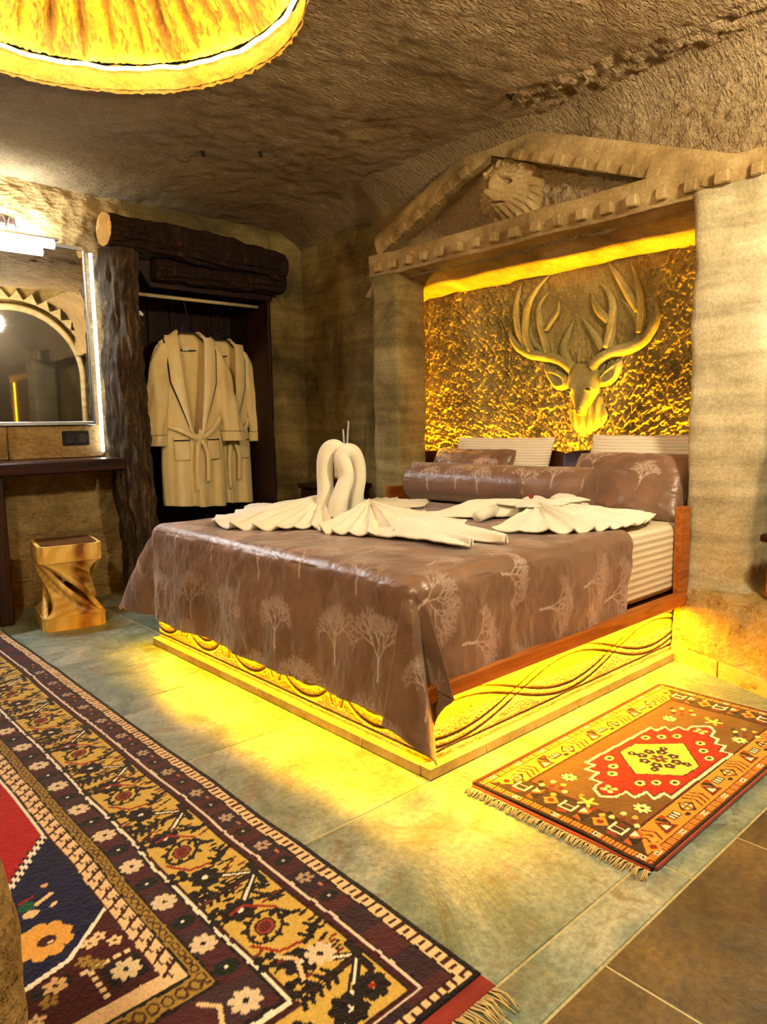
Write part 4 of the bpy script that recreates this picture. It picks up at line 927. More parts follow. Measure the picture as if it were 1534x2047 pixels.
# ---------------------------------------------------------------- robes
M_robe = cloth_mat('cream_robe', lin(244, 222, 164), lin(232, 206, 142), 0.95, 180, 0.4, 0.4)
M_navy = cloth_mat('navy_piping', lin(24, 22, 44), lin(16, 14, 30), 0.8, 200, 0.2, 0.2)
M_hanger = plain_mat('hanger_plastic', lin(26, 28, 52), 0.35)
def robe(name, label, cx, cy, zh, sw, flip, seed, hlabel, scale=1.0):
    t = thing(name, label, 'robe', (cx, cy, zh), 'robes hanging in the wardrobe')
    HT = 1.16 * scale
    def W(x, y, z): return (cx + x * flip, cy + y, zh + z)
    nz, nf = 120, 140
    zz = np.linspace(0, HT, nz)
    aw = np.interp(zz / HT, [0, .35, .44, .6, .85, .93, .97, 1.0], [.205, .205, .19, .195, .20, .185, .12, .075]) * sw
    bw = np.interp(zz / HT, [0, .42, .7, .93, 1.0], [.085, .065, .065, .05, .035])
    wop = np.interp(zz / HT, [0, .40, .43, .7, .95, 1.0], [.0, .002, .035, .07, .088, .07]) * sw
    ph0 = np.arcsin(np.clip(wop / aw, 0, 0.99))
    F, Zg = np.meshgrid(np.linspace(0, 1, nf), zz, indexing='ij')
    ang = ph0 + F * (2 * np.pi - 2 * ph0)
    low = np.clip(1 - Zg / (0.5 * HT), 0, 1)
    wob = 1 + (0.10 * np.sin(ang * 9 + seed) + 0.06 * np.sin(ang * 17 + 2 * seed)) * low + 0.03 * np.sin(ang * 13 + Zg * 6 + seed)
    X = aw * np.sin(ang) * (1 + 0.02 * np.sin(Zg * 7 + seed) ) ; Yb = -bw * np.cos(ang) * wob - 0.012 * low * np.sin(X * 40 + seed)
    over = 0.02 * np.clip(1 - np.abs(F) / 0.06, 0, 1) * (Zg < 0.43 * HT)
    Xo = X - np.where(F < 0.5, 0.03 * np.clip(1 - F / 0.08, 0, 1), 0) * (Zg < 0.44 * HT)
    zrow = Zg - 0.03 * low * np.clip(1 - Zg / 0.1, 0, 1) * np.sin(ang) * 0.6
    P = np.stack([cx + Xo * flip, cy + Yb - over, zh + zrow], -1)
    o = grid_obj('body', P, M_robe, t); solid(o, 0.007)
    # front line points
    def front(z, off=0.0, lift=0.010, sgn=1):
        a_ = np.interp(z, zz, aw); b_ = np.interp(z, zz, bw); w_ = np.interp(z, zz, wop) + off
        s_ = min(w_ / a_, 0.985); return (sgn * w_, -b_ * math.sqrt(1 - s_ * s_) - lift, z)
    zs = np.linspace(0.405 * HT, 0.965 * HT, 46)
    cw = lambda z: 0.085 * sw * min(1.0, max(0.02, (z / HT - 0.41) / 0.30)) if z / HT < 0.80 else 0.085 * sw
    inner = [front(z, 0.0, 0.012, -1) for z in zs]; outer = [front(z, cw(z), 0.014, -1) for z in zs]
    zt = zs[-1]; iw = inner[-1][0]; ow = outer[-1][0]
    nb_in = [(iw * math.cos(q), 0.045 * math.sin(q) - 0.03 * (1 - math.sin(q)), zt + 0.035 * math.sin(q)) for q in np.linspace(0.15, math.pi - 0.15, 24)]
    nb_out = [(ow * 0.86 * math.cos(q), 0.052 * math.sin(q) - 0.03 * (1 - math.sin(q)), zt - 0.005 + 0.012 * math.sin(q)) for q in np.linspace(0.15, math.pi - 0.15, 24)]
    inn = inner + nb_in + [(-x, y, z) for x, y, z in reversed(inner)]
    out = outer + nb_out + [(-x, y, z) for x, y, z in reversed(outer)]
    inn, out = np.array(inn), np.array(out)
    k = np.linspace(0, 1, 9)[None, :, None]
    Pc = inn[:, None] * (1 - k) + out[:, None] * k
    Pc[..., 1] -= 0.010 * np.sin(np.linspace(0, 1, 9) * np.pi)[None, :]
    Pc = np.stack([cx + Pc[..., 0] * flip, cy + Pc[..., 1], zh + Pc[..., 2]], -1)
    co = grid_obj('collar', Pc, M_robe, t); solid(co, 0.006)
    no = len(outer)
    for seg in (out[:no], out[-no:]):
        MB().tube([W(p[0], p[1] - 0.004, p[2]) for p in seg[4:]], 0.005, 6).build('piping', M_navy, co)
    MB().tube([W(-0.07 * sw, 0.030, 0.90 * HT), W(0, 0.036, 0.897 * HT), W(0.07 * sw, 0.030, 0.90 * HT)], 0.004, 6).build('neck_tape', M_navy, o)
    MB().box(W(-0.005, 0.026, 0.905 * HT), (0.045, 0.004, 0.022), 0.002).build('label', M_white, o)
    # sleeves
    for sgn in (-1, 1):
        s_, a_ = np.meshgrid(np.linspace(0, 1, 70), np.linspace(0, 2 * np.pi, 40, endpoint=False), indexing='ij')
        drop = 0.66 * HT / 1.16 if sgn < 0 else 0.64 * HT / 1.16
        px = sgn * (0.165 * sw + 0.115 * sw * s_ ** 0.8); pz = HT * 0.925 - drop * s_; py = -0.01 - 0.03 * s_
        rx = (0.035 + 0.032 * np.clip(s_ * 6, 0, 1) + 0.004 * s_) * sw; ry = 0.030 + 0.018 * s_
        fo = 1 + 0.10 * np.sin(a_ * 5 + 9 * s_ + seed) + 0.06 * np.sin(a_ * 3 - 14 * s_)
        tl = 0.3 * sgn * (1 - s_)
        lx = rx * np.cos(a_) * fo; ly = ry * np.sin(a_) * fo
        P = np.stack([cx + flip * (px + lx), cy + py + ly, zh + pz - lx * tl + 0.0 * a_], -1)
        so = grid_obj('sleeve', P, M_robe, t, wv=True); solid(so, 0.005)
        e = 0.90; rings = []
        i = int(e * 69); q = P[i]; c_ = q.mean(0); q2 = c_ + (q - c_) * 1.06
        MB().tube([tuple(v_) for v_ in np.vstack([q2, q2[:1]])], 0.0045, 6, cap=False).build('piping', M_navy, so)
        Pcf = np.stack([c_ + (P[j] - P[j].mean(0)) * 1.07 + (P[j].mean(0) - c_) for j in range(i, 70)], 0)
        cf = grid_obj('cuff', Pcf, M_robe, so, wv=True); solid(cf, 0.005)
    # pockets
    for sgn in (-1, 1):
        z1, z0 = 0.405 * HT, 0.27 * HT
        u_, v_ = np.meshgrid(np.linspace(0.065, 0.165, 14), np.linspace(z0, z1, 14), indexing='ij')
        a_ = np.interp(v_, zz, aw); b_ = np.interp(v_, zz, bw)
        yv = -b_ * np.sqrt(np.clip(1 - (u_ / a_) ** 2, 0, 1)) * 1.10 - 0.012
        po = grid_obj('pocket', np.stack([cx + flip * sgn * u_, cy + yv, zh + v_], -1), M_robe, t); solid(po, 0.005)
        MB().tube([(cx + flip * sgn * u_[i, -3], cy + yv[i, -3] - 0.007, zh + v_[i, -3]) for i in range(14)], 0.004, 6).build('piping', M_navy, po)
    # belt with knot and two hanging ends
    zb = 0.435 * HT
    bt = MB().tube([W(*p) for p in spline([(-0.19 * sw, -0.03, zb + 0.04), (-0.12, -0.088, zb + 0.005), (-0.02, -0.105, zb - 0.045), (0.05, -0.105, zb - 0.03), (0.13, -0.088, zb + 0.03), (0.185 * sw, -0.035, zb + 0.09)], 40)], 0.016, 10, flat=((0, 1, 0), 0.5)).build('belt', M_robe, t)
    for e_, (dx, L_) in enumerate(((-0.03, 0.40), (0.05, 0.34))):
        MB().tube([W(*p) for p in spline([(0.0, -0.112, zb - 0.045), (dx * 0.6, -0.118, zb - 0.10), (dx, -0.118, zb - 0.5 * L_), (dx * 0.9, -0.114, zb - L_)], 26)], 0.015, 10, flat=((0, 1, 0), 0.4)).build('belt_end', M_robe, bt)
    g = bmesh.new(); bmesh.ops.create_uvsphere(g, u_segments=14, v_segments=10, radius=0.024, matrix=Matrix.LocRotScale(Vector(W(0.0, -0.112, zb - 0.045)), None, Vector((1, 0.6, 0.8)))); me = bpy.data.meshes.new('knot'); g.to_mesh(me); g.free(); me.polygons.foreach_set('use_smooth', [True] * len(me.polygons)); link_mesh('knot', me, M_robe, bt)
    # hanger is a thing of its own
    hg = thing('clothes_hanger', hlabel, 'hanger', (cx, cy, zh + HT), 'hangers on the clothes rod')
    zr = 1.845
    MB().tube([(cx + 0.013 * math.cos(q), 3.12, zr + 0.003 + 0.017 * math.sin(q)) for q in np.linspace(-0.6, math.pi, 14)] + [(cx - 0.012, 3.12, zr - 0.03), (cx, cy, zr - 0.06), (cx, cy, zh + HT * 1.035)], 0.0028, 8).build('hook', M_hanger, hg)
    zt = zh + HT
    MB().tube([(cx - 0.045, cy - 0.01, zt + 0.005), (cx - 0.035, cy - 0.012, zt + 0.036), (cx + 0.035, cy - 0.012, zt + 0.036), (cx + 0.045, cy - 0.01, zt + 0.005), (cx - 0.045, cy - 0.01, zt + 0.005)], 0.006, 8).build('grip', M_hanger, hg)
    MB().tube([(cx - 0.16 * sw, cy + 0.0, zt - 0.10), (cx - 0.05, cy - 0.004, zt - 0.005), (cx + 0.05, cy - 0.004, zt - 0.005), (cx + 0.16 * sw, cy + 0.0, zt - 0.10)], 0.007, 8).build('arms', M_hanger, hg)
    return t
robe('bathrobe', 'cream bathrobe with navy piping hanging nearest the bark post', 0.935, 3.12, 0.475, 1.06, 1, 0.4, 'dark hanger holding the robe nearest the bark post')
robe('bathrobe', 'cream bathrobe with navy piping hanging farther right, partly behind the other robe', 1.255, 3.26, 0.465, 1.0, 1, 2.1, 'dark hanger holding the right robe')

# ---------------------------------------------------------------- vanity
M_counter = wood_mat('counter_wood', (lin(20, 8, 5), lin(40, 16, 9), lin(64, 28, 16)), (2, 24, 24), 0.3, 0.15)
vt = thing('vanity_counter', 'dark wooden counter board below the mirror', 'counter', (-0.6, 2.8, 0))
MB().box((-0.85, 2.80, 0.806), (2.24, 0.36, 0.068), 0.008).build('board', M_counter, vt)
MB().box((-0.40, 2.80, 0.386), (0.07, 0.32, 0.772), 0.006).build('leg', M_darkwood, vt)
M_mirror = NT('mirror_silver').out((0.9, 0.9, 0.88), 0.015, metal=1.0)
M_steel = plain_mat('brushed_steel', lin(190, 190, 186), 0.25, 1.0)
mi = thing('wall_mirror', 'rectangular wall mirror with steel edges above the counter', 'mirror', (-0.4, 2.97, 1.04))
MB().box((-0.46, 2.966, 1.535), (1.36, 0.012, 0.98)).build('glass', M_mirror, mi)
for c_, s_ in (((-0.46, 2.962, 1.040), (1.38, 0.024, 0.022)), ((-0.46, 2.962, 2.030), (1.38, 0.024, 0.022)), ((0.228, 2.962, 1.535), (0.014, 0.024, 1.01)), ((-1.146, 2.962, 1.535), (0.014, 0.024, 1.01))):
    MB().box(c_, s_, 0.003).build('frame_bar', M_steel, mi)
for x in (0.03, -0.42):
    for z in (1.040, 2.030): MB().tube([(x, 2.952, z), (x, 2.944, z)], 0.007, 12).build('clip', M_steel, mi)
lamp = thing('mirror_lamp', 'white glowing bar lamp with two steel hooks above the mirror', 'lamp', (-0.3, 2.9, 2.05))
MB().box((-0.34, 2.87, 2.035), (0.80, 0.05, 0.014), 0.003).build('bar', M_steel, lamp)
MB().tube([(-0.72, 2.86, 2.005), (0.035, 2.86, 2.005)], 0.022, 14).build('tube', emission('lamp_white', (0.82, 0.92, 1.0), 30), lamp)
for x in (-0.20, -0.155):
    MB().tube(spline([(x, 2.985, 2.10), (x - 0.002, 2.95, 2.135), (x + 0.005, 2.905, 2.12), (x + 0.012, 2.875, 2.04)], 20).tolist(), 0.005, 8).build('hook', M_steel, lamp)
MB().box((-0.30, 2.985, 2.13), (0.36, 0.02, 0.03), 0.003).build('mount', M_darkwood, lamp)
area_light('mirror_lamp_light', (-0.34, 2.85, 1.975), (0, -0.25, -1), 0.72, 0.04, LED_POWER['lamp'] * 0.6, (0.86, 0.94, 1.0), (1, 0, 0))
area_light('mirror_lamp_wall_light', (-0.34, 2.87, 2.06), (0, 0.7, 0.6), 0.72, 0.04, LED_POWER['lamp'] * 0.35, (0.9, 0.95, 1.0), (1, 0, 0))
vs_ = MB().box((0.262, 2.945, 1.44), (0.016, 0.012, 1.14)).build('led_strip', emission('strip_white', (0.92, 0.96, 1.0), 14)); tag(vs_, 'upright white light strip between the mirror and the bark post', 'light strip')
so = thing('wall_socket', 'black double socket plate below the mirror', 'socket', (0.115, 2.98, 0.95))
M_black = plain_mat('black_plastic', (0.012, 0.010, 0.012), 0.25)
MB().box((0.118, 2.968, 0.955), (0.150, 0.014, 0.082), 0.004).build('plate', M_black, so)
MB().box((0.082, 2.960, 0.955), (0.060, 0.006, 0.060), 0.003).build('switch', M_black, so)
MB().tube([(0.156, 2.962, 0.955), (0.156, 2.958, 0.955)], 0.026, 20).build('outlet', plain_mat('outlet_brown', lin(40, 22, 16), 0.4), so)
for k in range(4):
    MB().box((0.24 - 0.53 * k - 0.27 + 0.05, 2.985, 0.935), (0.524, 0.02, 0.185), 0.004).build('splash_tile', M_mirror_wall, wl)

# ---------------------------------------------------------------- twisted wooden stool
def stoolwood(name):
    t = NT(name); p = t.pos(obj=True)
    sx = t.n('ShaderNodeSeparateXYZ'); t.l(p, sx.inputs[0])
    n1 = t.math('SUBTRACT', 0.58, t.math('MULTIPLY', t.math('ABSOLUTE', t.math('ADD', t.math('ADD', sx.outputs[0], 0.115), t.math('MULTIPLY', t.math('SUBTRACT', t.noise(p, 6.0, 2), 0.5), 0.12))), 1.6))
    w_ = t.n('ShaderNodeTexWave', wave_type='RINGS', rings_direction='SPHERICAL'); w_.inputs['Scale'].default_value = 11.0; w_.inputs['Distortion'].default_value = 3.5; w_.inputs['Detail'].default_value = 3
    t.l(p, w_.inputs['Vector'])
    sap = t.ramp(w_.outputs['Fac'], [(0.2, lin(222, 178, 84)), (0.8, lin(238, 202, 116))])
    heart = t.ramp(w_.outputs['Fac'], [(0.2, lin(126, 70, 22)), (0.8, lin(176, 112, 46))])
    c = t.mix(t.ramp(n1, [(0.50, (0, 0, 0)), (0.56, (1, 1, 1))]), sap, heart)
    return t.out(c, 0.35, t.bump(w_.outputs['Fac'], 0.08, 0.003))
M_stool = stoolwood('acacia')
st = thing('twisted_stool', 'carved yellow wooden stool with twisted sides under the counter', 'stool', (-0.135, 2.50, 0))
ST = dict(c=(-0.135, 2.50), a=0.130, H=0.405, rz=math.radians(-10))
def st_w(x, y, z):
    c, s = math.cos(ST['rz']), math.sin(ST['rz']); return (ST['c'][0] + c * x - s * y, ST['c'][1] + s * x + c * y, z)
def octa(a, b, ch, z): return [(a, -b + ch, z), (a, b - ch, z), (a - ch, b, z), (-a + ch, b, z), (-a, b - ch, z), (-a, -b + ch, z), (-a + ch, -b, z), (a - ch, -b, z)]
M_stool_top = wood_mat('stool_top', (lin(54, 30, 12), lin(86, 50, 20), lin(120, 76, 34)), (4, 30, 4), 0.35, 0.1)
top = MB().poly([st_w(*p) for p in octa(0.150, 0.165, 0.026, 0.345)], (0, 0, 0.085)).build('top_block', M_stool, st)
MB().poly([st_w(*p) for p in octa(0.132, 0.147, 0.024, 0.430)], (0, 0, 0.004)).build('seat', M_stool_top, st)
MB().poly([st_w(*p) for p in octa(0.150, 0.165, 0.026, 0.0)], (0, 0, 0.070)).build('base_block', M_stool, st)
for i in range(4):
    n, m = 50, 30
    t_, f_ = np.meshgrid(np.linspace(0, 1, n), np.linspace(-1, 1, m), indexing='ij')
    z = 0.350 - 0.285 * t_
    rot = math.pi / 2 * i + (math.pi / 2) * sstep(0.0, 1.0, t_)
    pinch = 1 - 0.22 * np.sin(np.pi * t_) ** 1.3
    wf = 1 - 0.70 * np.sin(np.pi * t_) ** 0.75
    a_ = 0.148 * pinch
    lx = a_ * f_ * wf; ly = -a_ * (1 - 0.25 * np.sin(np.pi * t_) * (1 - f_ ** 2))
    X = lx * np.cos(rot) - ly * np.sin(rot); Yv = lx * np.sin(rot) + ly * np.cos(rot)
    P = np.zeros((n, m, 3)); c, s = math.cos(ST['rz']), math.sin(ST['rz'])
    P[..., 0] = ST['c'][0] + c * X - s * Yv * 1.08; P[..., 1] = ST['c'][1] + s * X + c * Yv * 1.08; P[..., 2] = z
    o = grid_obj('twisted_side', P, M_stool, st); md = o.modifiers.new('thick', 'SOLIDIFY'); md.thickness = 0.028; md.offset = -1 if i < 9 else 1
    
# ---------------------------------------------------------------- bedside cabinet with reed diffuser, right bedside cabinet
nsd = thing('bedside_cabinet', 'dark bedside cabinet in the corner behind the towel swans', 'cabinet', (1.60, 2.42, 0))
MB().box((1.62, 2.46, 0.30), (0.30, 0.36, 0.56), 0.005).build('body', M_darkwood, nsd)
MB().box((1.62, 2.46, 0.60), (0.33, 0.40, 0.03), 0.005).build('top', M_darkwood, nsd)
df = thing('reed_diffuser', 'glass bottle with two white reeds behind the towel swans', 'diffuser', (1.66, 2.38, 0.615))
prf = [(0.0, 0.0), (0.034, 0.0), (0.036, 0.01), (0.036, 0.09), (0.014, 0.12), (0.012, 0.15), (0.014, 0.152)]
MB().tube([(1.66, 2.38, 0.615 + z) for r, z in prf[1:]], [r for r, z in prf[1:]], 20).build('bottle', plain_mat('amber_glass', lin(60, 36, 14), 0.1), df, True)
MB().tube([(1.66, 2.38, 0.72), (1.665, 2.405, 0.975)], 0.006, 8).build('reed', M_white, df)
MB().tube([(1.66, 2.38, 0.72), (1.69, 2.375, 1.03)], 0.006, 8).build('reed', M_white, df)
rcab = thing('bedside_cabinet', 'amber wooden cabinet just behind the right side of the column', 'cabinet', (1.72, -0.52, 0.3))
MB().box((1.70, -0.50, 0.42), (0.34, 0.36, 0.22), 0.006).build('body', M_rail, rcab)
MB().box((1.69, -0.50, 0.545), (0.37, 0.40, 0.03), 0.006).build('top', M_headboard, rcab)
MB().box((1.524, -0.50, 0.42), (0.012, 0.30, 0.17), 0.004).build('drawer', M_rail, rcab)

# ---------------------------------------------------------------- rugs: knots coloured one by one on a fine grid
class Canvas:
    def __init__(s, xs, ys):
        s.xs, s.ys = xs, ys; s.X, s.Y = np.meshgrid(xs, ys, indexing='ij'); s.C = np.zeros(s.X.shape + (3,), np.float32)
    def win(s, x0, x1, y0, y1):
        i0, i1 = np.searchsorted(s.xs, (min(x0, x1), max(x0, x1))); j0, j1 = np.searchsorted(s.ys, (min(y0, y1), max(y0, y1)))
        return slice(max(i0 - 1, 0), i1 + 1), slice(max(j0 - 1, 0), j1 + 1)
    def put(s, w, m, c):
        sub = s.C[w]; sub[m] = c; s.C[w] = sub
    def line(s, p, q, wd, c):
        w = s.win(min(p[0], q[0]) - wd, max(p[0], q[0]) + wd, min(p[1], q[1]) - wd, max(p[1], q[1]) + wd)
        X, Y = s.X[w], s.Y[w]; dx, dy = q[0] - p[0], q[1] - p[1]; L = dx * dx + dy * dy + 1e-12
        t = np.clip(((X - p[0]) * dx + (Y - p[1]) * dy) / L, 0, 1)
        s.put(w, np.hypot(X - p[0] - t * dx, Y - p[1] - t * dy) < wd / 2, c)
    def path(s, pts, wd, c, close=False):
        pts = list(pts) + ([pts[0]] if close else [])
        for a, b in zip(pts[:-1], pts[1:]): s.line(a, b, wd, c)
    def ell(s, cx, cy, rx, ry, c, ang=0.0):
        r = max(rx, ry); w = s.win(cx - r, cx + r, cy - r, cy + r)
        X, Y = s.X[w] - cx, s.Y[w] - cy; ca, sa = math.cos(ang), math.sin(ang)
        s.put(w, ((X * ca + Y * sa) / rx) ** 2 + ((-X * sa + Y * ca) / ry) ** 2 < 1, c)
    def rect(s, x0, x1, y0, y1, c):
        w = s.win(x0, x1, y0, y1); X, Y = s.X[w], s.Y[w]
        s.put(w, (X >= min(x0, x1)) & (X <= max(x0, x1)) & (Y >= min(y0, y1)) & (Y <= max(y0, y1)), c)
    def poly(s, pts, c):
        p = np.array(pts); w = s.win(p[:, 0].min(), p[:, 0].max(), p[:, 1].min(), p[:, 1].max()); X, Y = s.X[w], s.Y[w]
        ins = np.zeros(X.shape, bool); j = len(p) - 1
        for i in range(len(p)):
            xi, yi, xj, yj = *p[i], *p[j]
            with np.errstate(divide='ignore', invalid='ignore'):
                cr = ((yi > Y) != (yj > Y)) & (X < (xj - xi) * (Y - yi) / (yj - yi + 1e-15) + xi)
            ins ^= cr; j = i
        s.put(w, ins, c)
    def flower(s, cx, cy, r, c, n=6, ctr=None, a0=0.0, fat=0.38):
        for k in range(n):
            q = a0 + 2 * math.pi * k / n
            s.ell(cx + r * 0.62 * math.cos(q), cy + r * 0.62 * math.sin(q), r * 0.42, r * fat * 0.55, c, q)
        if ctr is not None: s.ell(cx, cy, r * 0.2, r * 0.2, ctr)
def rug_mat(name):
    t = NT(name); at = t.n('ShaderNodeAttribute', attribute_name='knots'); at.attribute_type = 'GEOMETRY'
    p = t.pos(obj=True)
    n = t.noise(p, 220.0, 3, 0.6)
    c = t.mix(0.55, at.outputs['Color'], t.ramp(n, [(0.3, (0.55, 0.55, 0.55)), (0.65, (1.15, 1.15, 1.15))]), 'MULTIPLY')
    nb = t.bump(n, 0.6, 0.006); nb = t.bump(t.noise(p, 30, 3), 0.2, 0.01, nb)
    t.b.inputs['Sheen Weight'].default_value = 0.15
    return t.out(c, 0.95, nb, spec=0.1)
M_rug = rug_mat('wool_knots')
M_fringe = cloth_mat('rug_fringe', lin(222, 196, 132), lin(196, 168, 104), 0.95, 200, 0.3)
M_kilim = cloth_mat('kilim_end', lin(150, 44, 26), lin(110, 26, 18), 0.95, 150, 0.3)
NAVY, MAR, RED, YEL, CRM, WHT, OLV, DRED, BLU = lin(16, 12, 22), lin(70, 26, 34), lin(168, 12, 16), lin(206, 170, 78), lin(232, 196, 146), lin(244, 232, 208), lin(160, 128, 52), lin(60, 12, 16), lin(10, 12, 52)
BLK, ORG, BRN = lin(20, 12, 12), lin(226, 148, 52), lin(112, 76, 34)

# large rug
XE, YE = -0.447, -0.565
xs = np.concatenate([np.arange(-1.95, -1.36, 0.02), np.arange(-1.36, XE + 0.001, 0.0036)]); ysr = np.arange(YE, 2.56, 0.0036)
cv = Canvas(xs, ysr)
U = XE - cv.X; Vv = cv.Y - YE
vm = np.interp(Vv, [0, .010, .028, .052, .062, .165, .19, .30, .36, .40, 6.0], [0, .014, .042, .11, .13, .287, .30, .36, .395, .435, 6.0])
wob = 0.0018 * vnoise(cv.X * 60, cv.Y * 60)
d = np.minimum(U, vm) + wob; right = U <= vm
l = np.where(right, cv.Y, cv.X)
def band(a, b, c, m=True): cv.C[(d >= a) & (d < b) & m] = c
cv.C[:] = DRED
band(-1, 0.015, NAVY); band(0.015, 0.042, CRM)
band(0.016, 0.041, DRED, ((l % 0.021) < 0.008) & (((d - 0.028) ** 2 < 0.00009) | ((l % 0.042) < 0.021)))
band(0.042, 0.047, BLK); band(0.047, 0.100, MAR)
band(0.047, 0.100, lin(44, 22, 36), ((l % 0.17) < 0.085))
band(0.100, 0.104, BLK); band(0.104, 0.111, lin(226, 204, 186)); band(0.111, 0.124, DRED); band(0.124, 0.130, BLK, ((l % 0.05) < 0.04))
band(0.130, 0.285, YEL); band(0.285, 0.293, DRED); band(0.293, 0.300, WHT); band(0.300, 0.306, BLK)
band(0.306, 0.362, MAR); band(0.306, 0.362, lin(58, 34, 42), ((l % 0.17) < 0.07))
band(0.362, 0.367, BLK); band(0.367, 0.391, OLV); band(0.391, 0.396, BLK); band(0.396, 0.433, CRM)
f = (l % 0.026) / 0.026; g = (d - 0.379) / 0.012
band(0.367, 0.391, lin(70, 40, 20), (np.hypot((f - 0.5) * 1.6, g) > 0.45) & (np.hypot((f - 0.5) * 1.6, g) < 0.75))
# right border motifs
def RX(u): return XE - u
k0 = 1.21
for k in range(-2, 6):
    e = k0 - 0.350 * k + 0.0
    yc = e
    if yc < YE + 0.20 or yc > 2.6: continue
    ex = RX(0.222)
    cv.ell(ex, yc, 0.052, 0.036, BLK, 0.75); cv.ell(ex, yc, 0.044, 0.029, YEL, 0.75)
    for q in range(9): cv.ell(ex + 0.040 * math.cos(q * 0.7), yc + 0.036 * math.sin(q * 0.7), 0.010, 0.006, BLK, q * 0.7)
    cv.ell(ex, yc, 0.027, 0.021, BLK, 0.75); cv.ell(ex, yc, 0.022, 0.017, lin(150, 60, 30), 0.75); cv.ell(ex, yc, 0.016, 0.012, lin(92, 22, 20), 0.75)
    cv.path([(ex - 0.05, yc - 0.03), (ex - 0.02, yc - 0.078), (ex + 0.03, yc - 0.085)], 0.008, lin(150, 36, 22)); cv.path([(ex - 0.045, yc + 0.075), (ex + 0.0, yc + 0.085), (ex + 0.05, yc + 0.035)], 0.008, lin(150, 36, 22))
    a = yc - 0.185; ax = RX(0.140)     # three flowers leaving one point at the edge
    for (tx, ty, fl_) in ((-0.090, 0.060, 1), (-0.135, -0.015, 0), (-0.092, -0.088, 1)):
        q = (ax + tx, a + ty)
        dx, dy = -ty, tx; L = math.hypot(dx, dy); dx, dy = dx / L * 0.008, dy / L * 0.008
        for sg in (1, -1): cv.line((ax + sg * dx * 0.6, a + sg * dy * 0.6), (q[0] + sg * dx, q[1] + sg * dy), 0.006, BLK)
        cv.line((ax, a), q, 0.006, WHT if fl_ else DRED)
        if fl_: cv.flower(q[0], q[1], 0.036, BLK, 8, WHT, 0.3, 0.6); cv.ell(q[0], q[1], 0.017, 0.017, BLK); cv.ell(q[0], q[1], 0.007, 0.007, WHT)
        else:
            for z in np.linspace(0.45, 1.0, 5):
                m_ = (ax + tx * z, a + ty * z)
                for sg in (1, -1): cv.line(m_, (m_[0] - 0.012, m_[1] + sg * 0.022), 0.009, BLK)
    cv.line((ax + 0.004, a + 0.035), (ax - 0.004, a - 0.045), 0.016, BLK)
    for (du, dv) in ((0.275, 0.085), (0.275, -0.085), (0.268, -0.175)):
        cv.flower(RX(du), yc + dv, 0.026, BLK, 4, None, 0.6, 0.8); cv.ell(RX(du), yc + dv, 0.006, 0.006, YEL)
    for (du, dv, sl) in ((0.150, 0.06, 0.3), (0.168, 0.085, -0.5), (0.15, -0.07, 0.4), (0.175, -0.09, 0.5), (0.165, 0.005, -0.4)):
        cv.line((RX(du) - 0.018, yc + dv), (RX(du) + 0.018, yc + dv + 0.03 * sl), 0.012, BLK); cv.line((RX(du), yc + dv), (RX(du) - 0.012, yc + dv + 0.024), 0.010, BLK)
    R_ = random.Random(k + 9)
    for _ in range(150):
        du, dv = R_.uniform(0.138, 0.280), R_.uniform(-0.175, 0.175)
        if math.hypot((du - 0.222) / 0.055, dv / 0.08) < 1.15: continue
        x_, y_ = RX(du), yc + dv
        i = min(np.searchsorted(xs, x_), len(xs) - 1); j = min(np.searchsorted(ysr, y_), len(ysr) - 1)
        if abs(cv.C[i, j, 0] - YEL[0]) > 0.05: continue
        cv.line((x_ - 0.008, y_), (x_ + 0.008, y_ + 0.003), 0.0065, R_.choice((BLK, BLK, lin(110, 40, 24))))
yv = 1.031
for k in range(-9, 16):
    y = yv - 0.1685 * k / 2
    if y < YE + 0.04 or y > 2.5: continue
    if k % 2 == 0:
        if y > YE + 0.27: cv.flower(RX(0.335), y, 0.027, lin(220, 196, 160), 8, BLK, 0.2, 0.55)
        cv.flower(RX(0.073), y + 0.03, 0.020, lin(176, 150, 120), 6, BLK, 0.5, 0.5)
    else:
        if y > YE + 0.27: cv.ell(RX(0.335), y, 0.026, 0.020, lin(14, 22, 18)); cv.ell(RX(0.335), y, 0.004, 0.004, WHT)
        cv.ell(RX(0.073), y + 0.03, 0.022, 0.017, lin(14, 18, 20)); cv.ell(RX(0.073), y + 0.03, 0.004, 0.004, lin(200, 180, 160)); cv.ell(RX(0.062), y + 0.072, 0.005, 0.008, lin(190, 110, 70))
y = YE + 0.40
while y < 2.5:      # twig band
    x0 = RX(0.400); x1 = RX(0.430)
    cv.line((x0, y + 0.012), (x1, y - 0.010), 0.0065, DRED); cv.line(((x0 + x1) / 2, y), ((x0 + x1) / 2 + 0.006, y + 0.020), 0.006, DRED)
    cv.line(((x0 + x1) / 2 - 0.006, y - 0.004), ((x0 + x1) / 2 - 0.004, y - 0.020), 0.006, DRED); cv.line((x0, y + 0.012), (x0 - 0.002, y + 0.022), 0.006, DRED)
    y += 0.042
# end border: a few flowers
for k in range(6):
    x = RX(0.17 + 0.16 * k)
    cv.flower(x, YE + 0.115, 0.034, BLK, 8, lin(150, 36, 22), 0.2, 0.6); cv.flower(x - 0.08, YE + 0.10, 0.022, BLK, 4, None, 0.6, 0.8)
    cv.flower(x - 0.02, YE + 0.24, 0.030, lin(220, 196, 160), 8, BLK, 0.2, 0.5); cv.path([(x - 0.08, YE + 0.21), (x - 0.06, YE + 0.26), (x - 0.085, YE + 0.29)], 0.009, CRM)
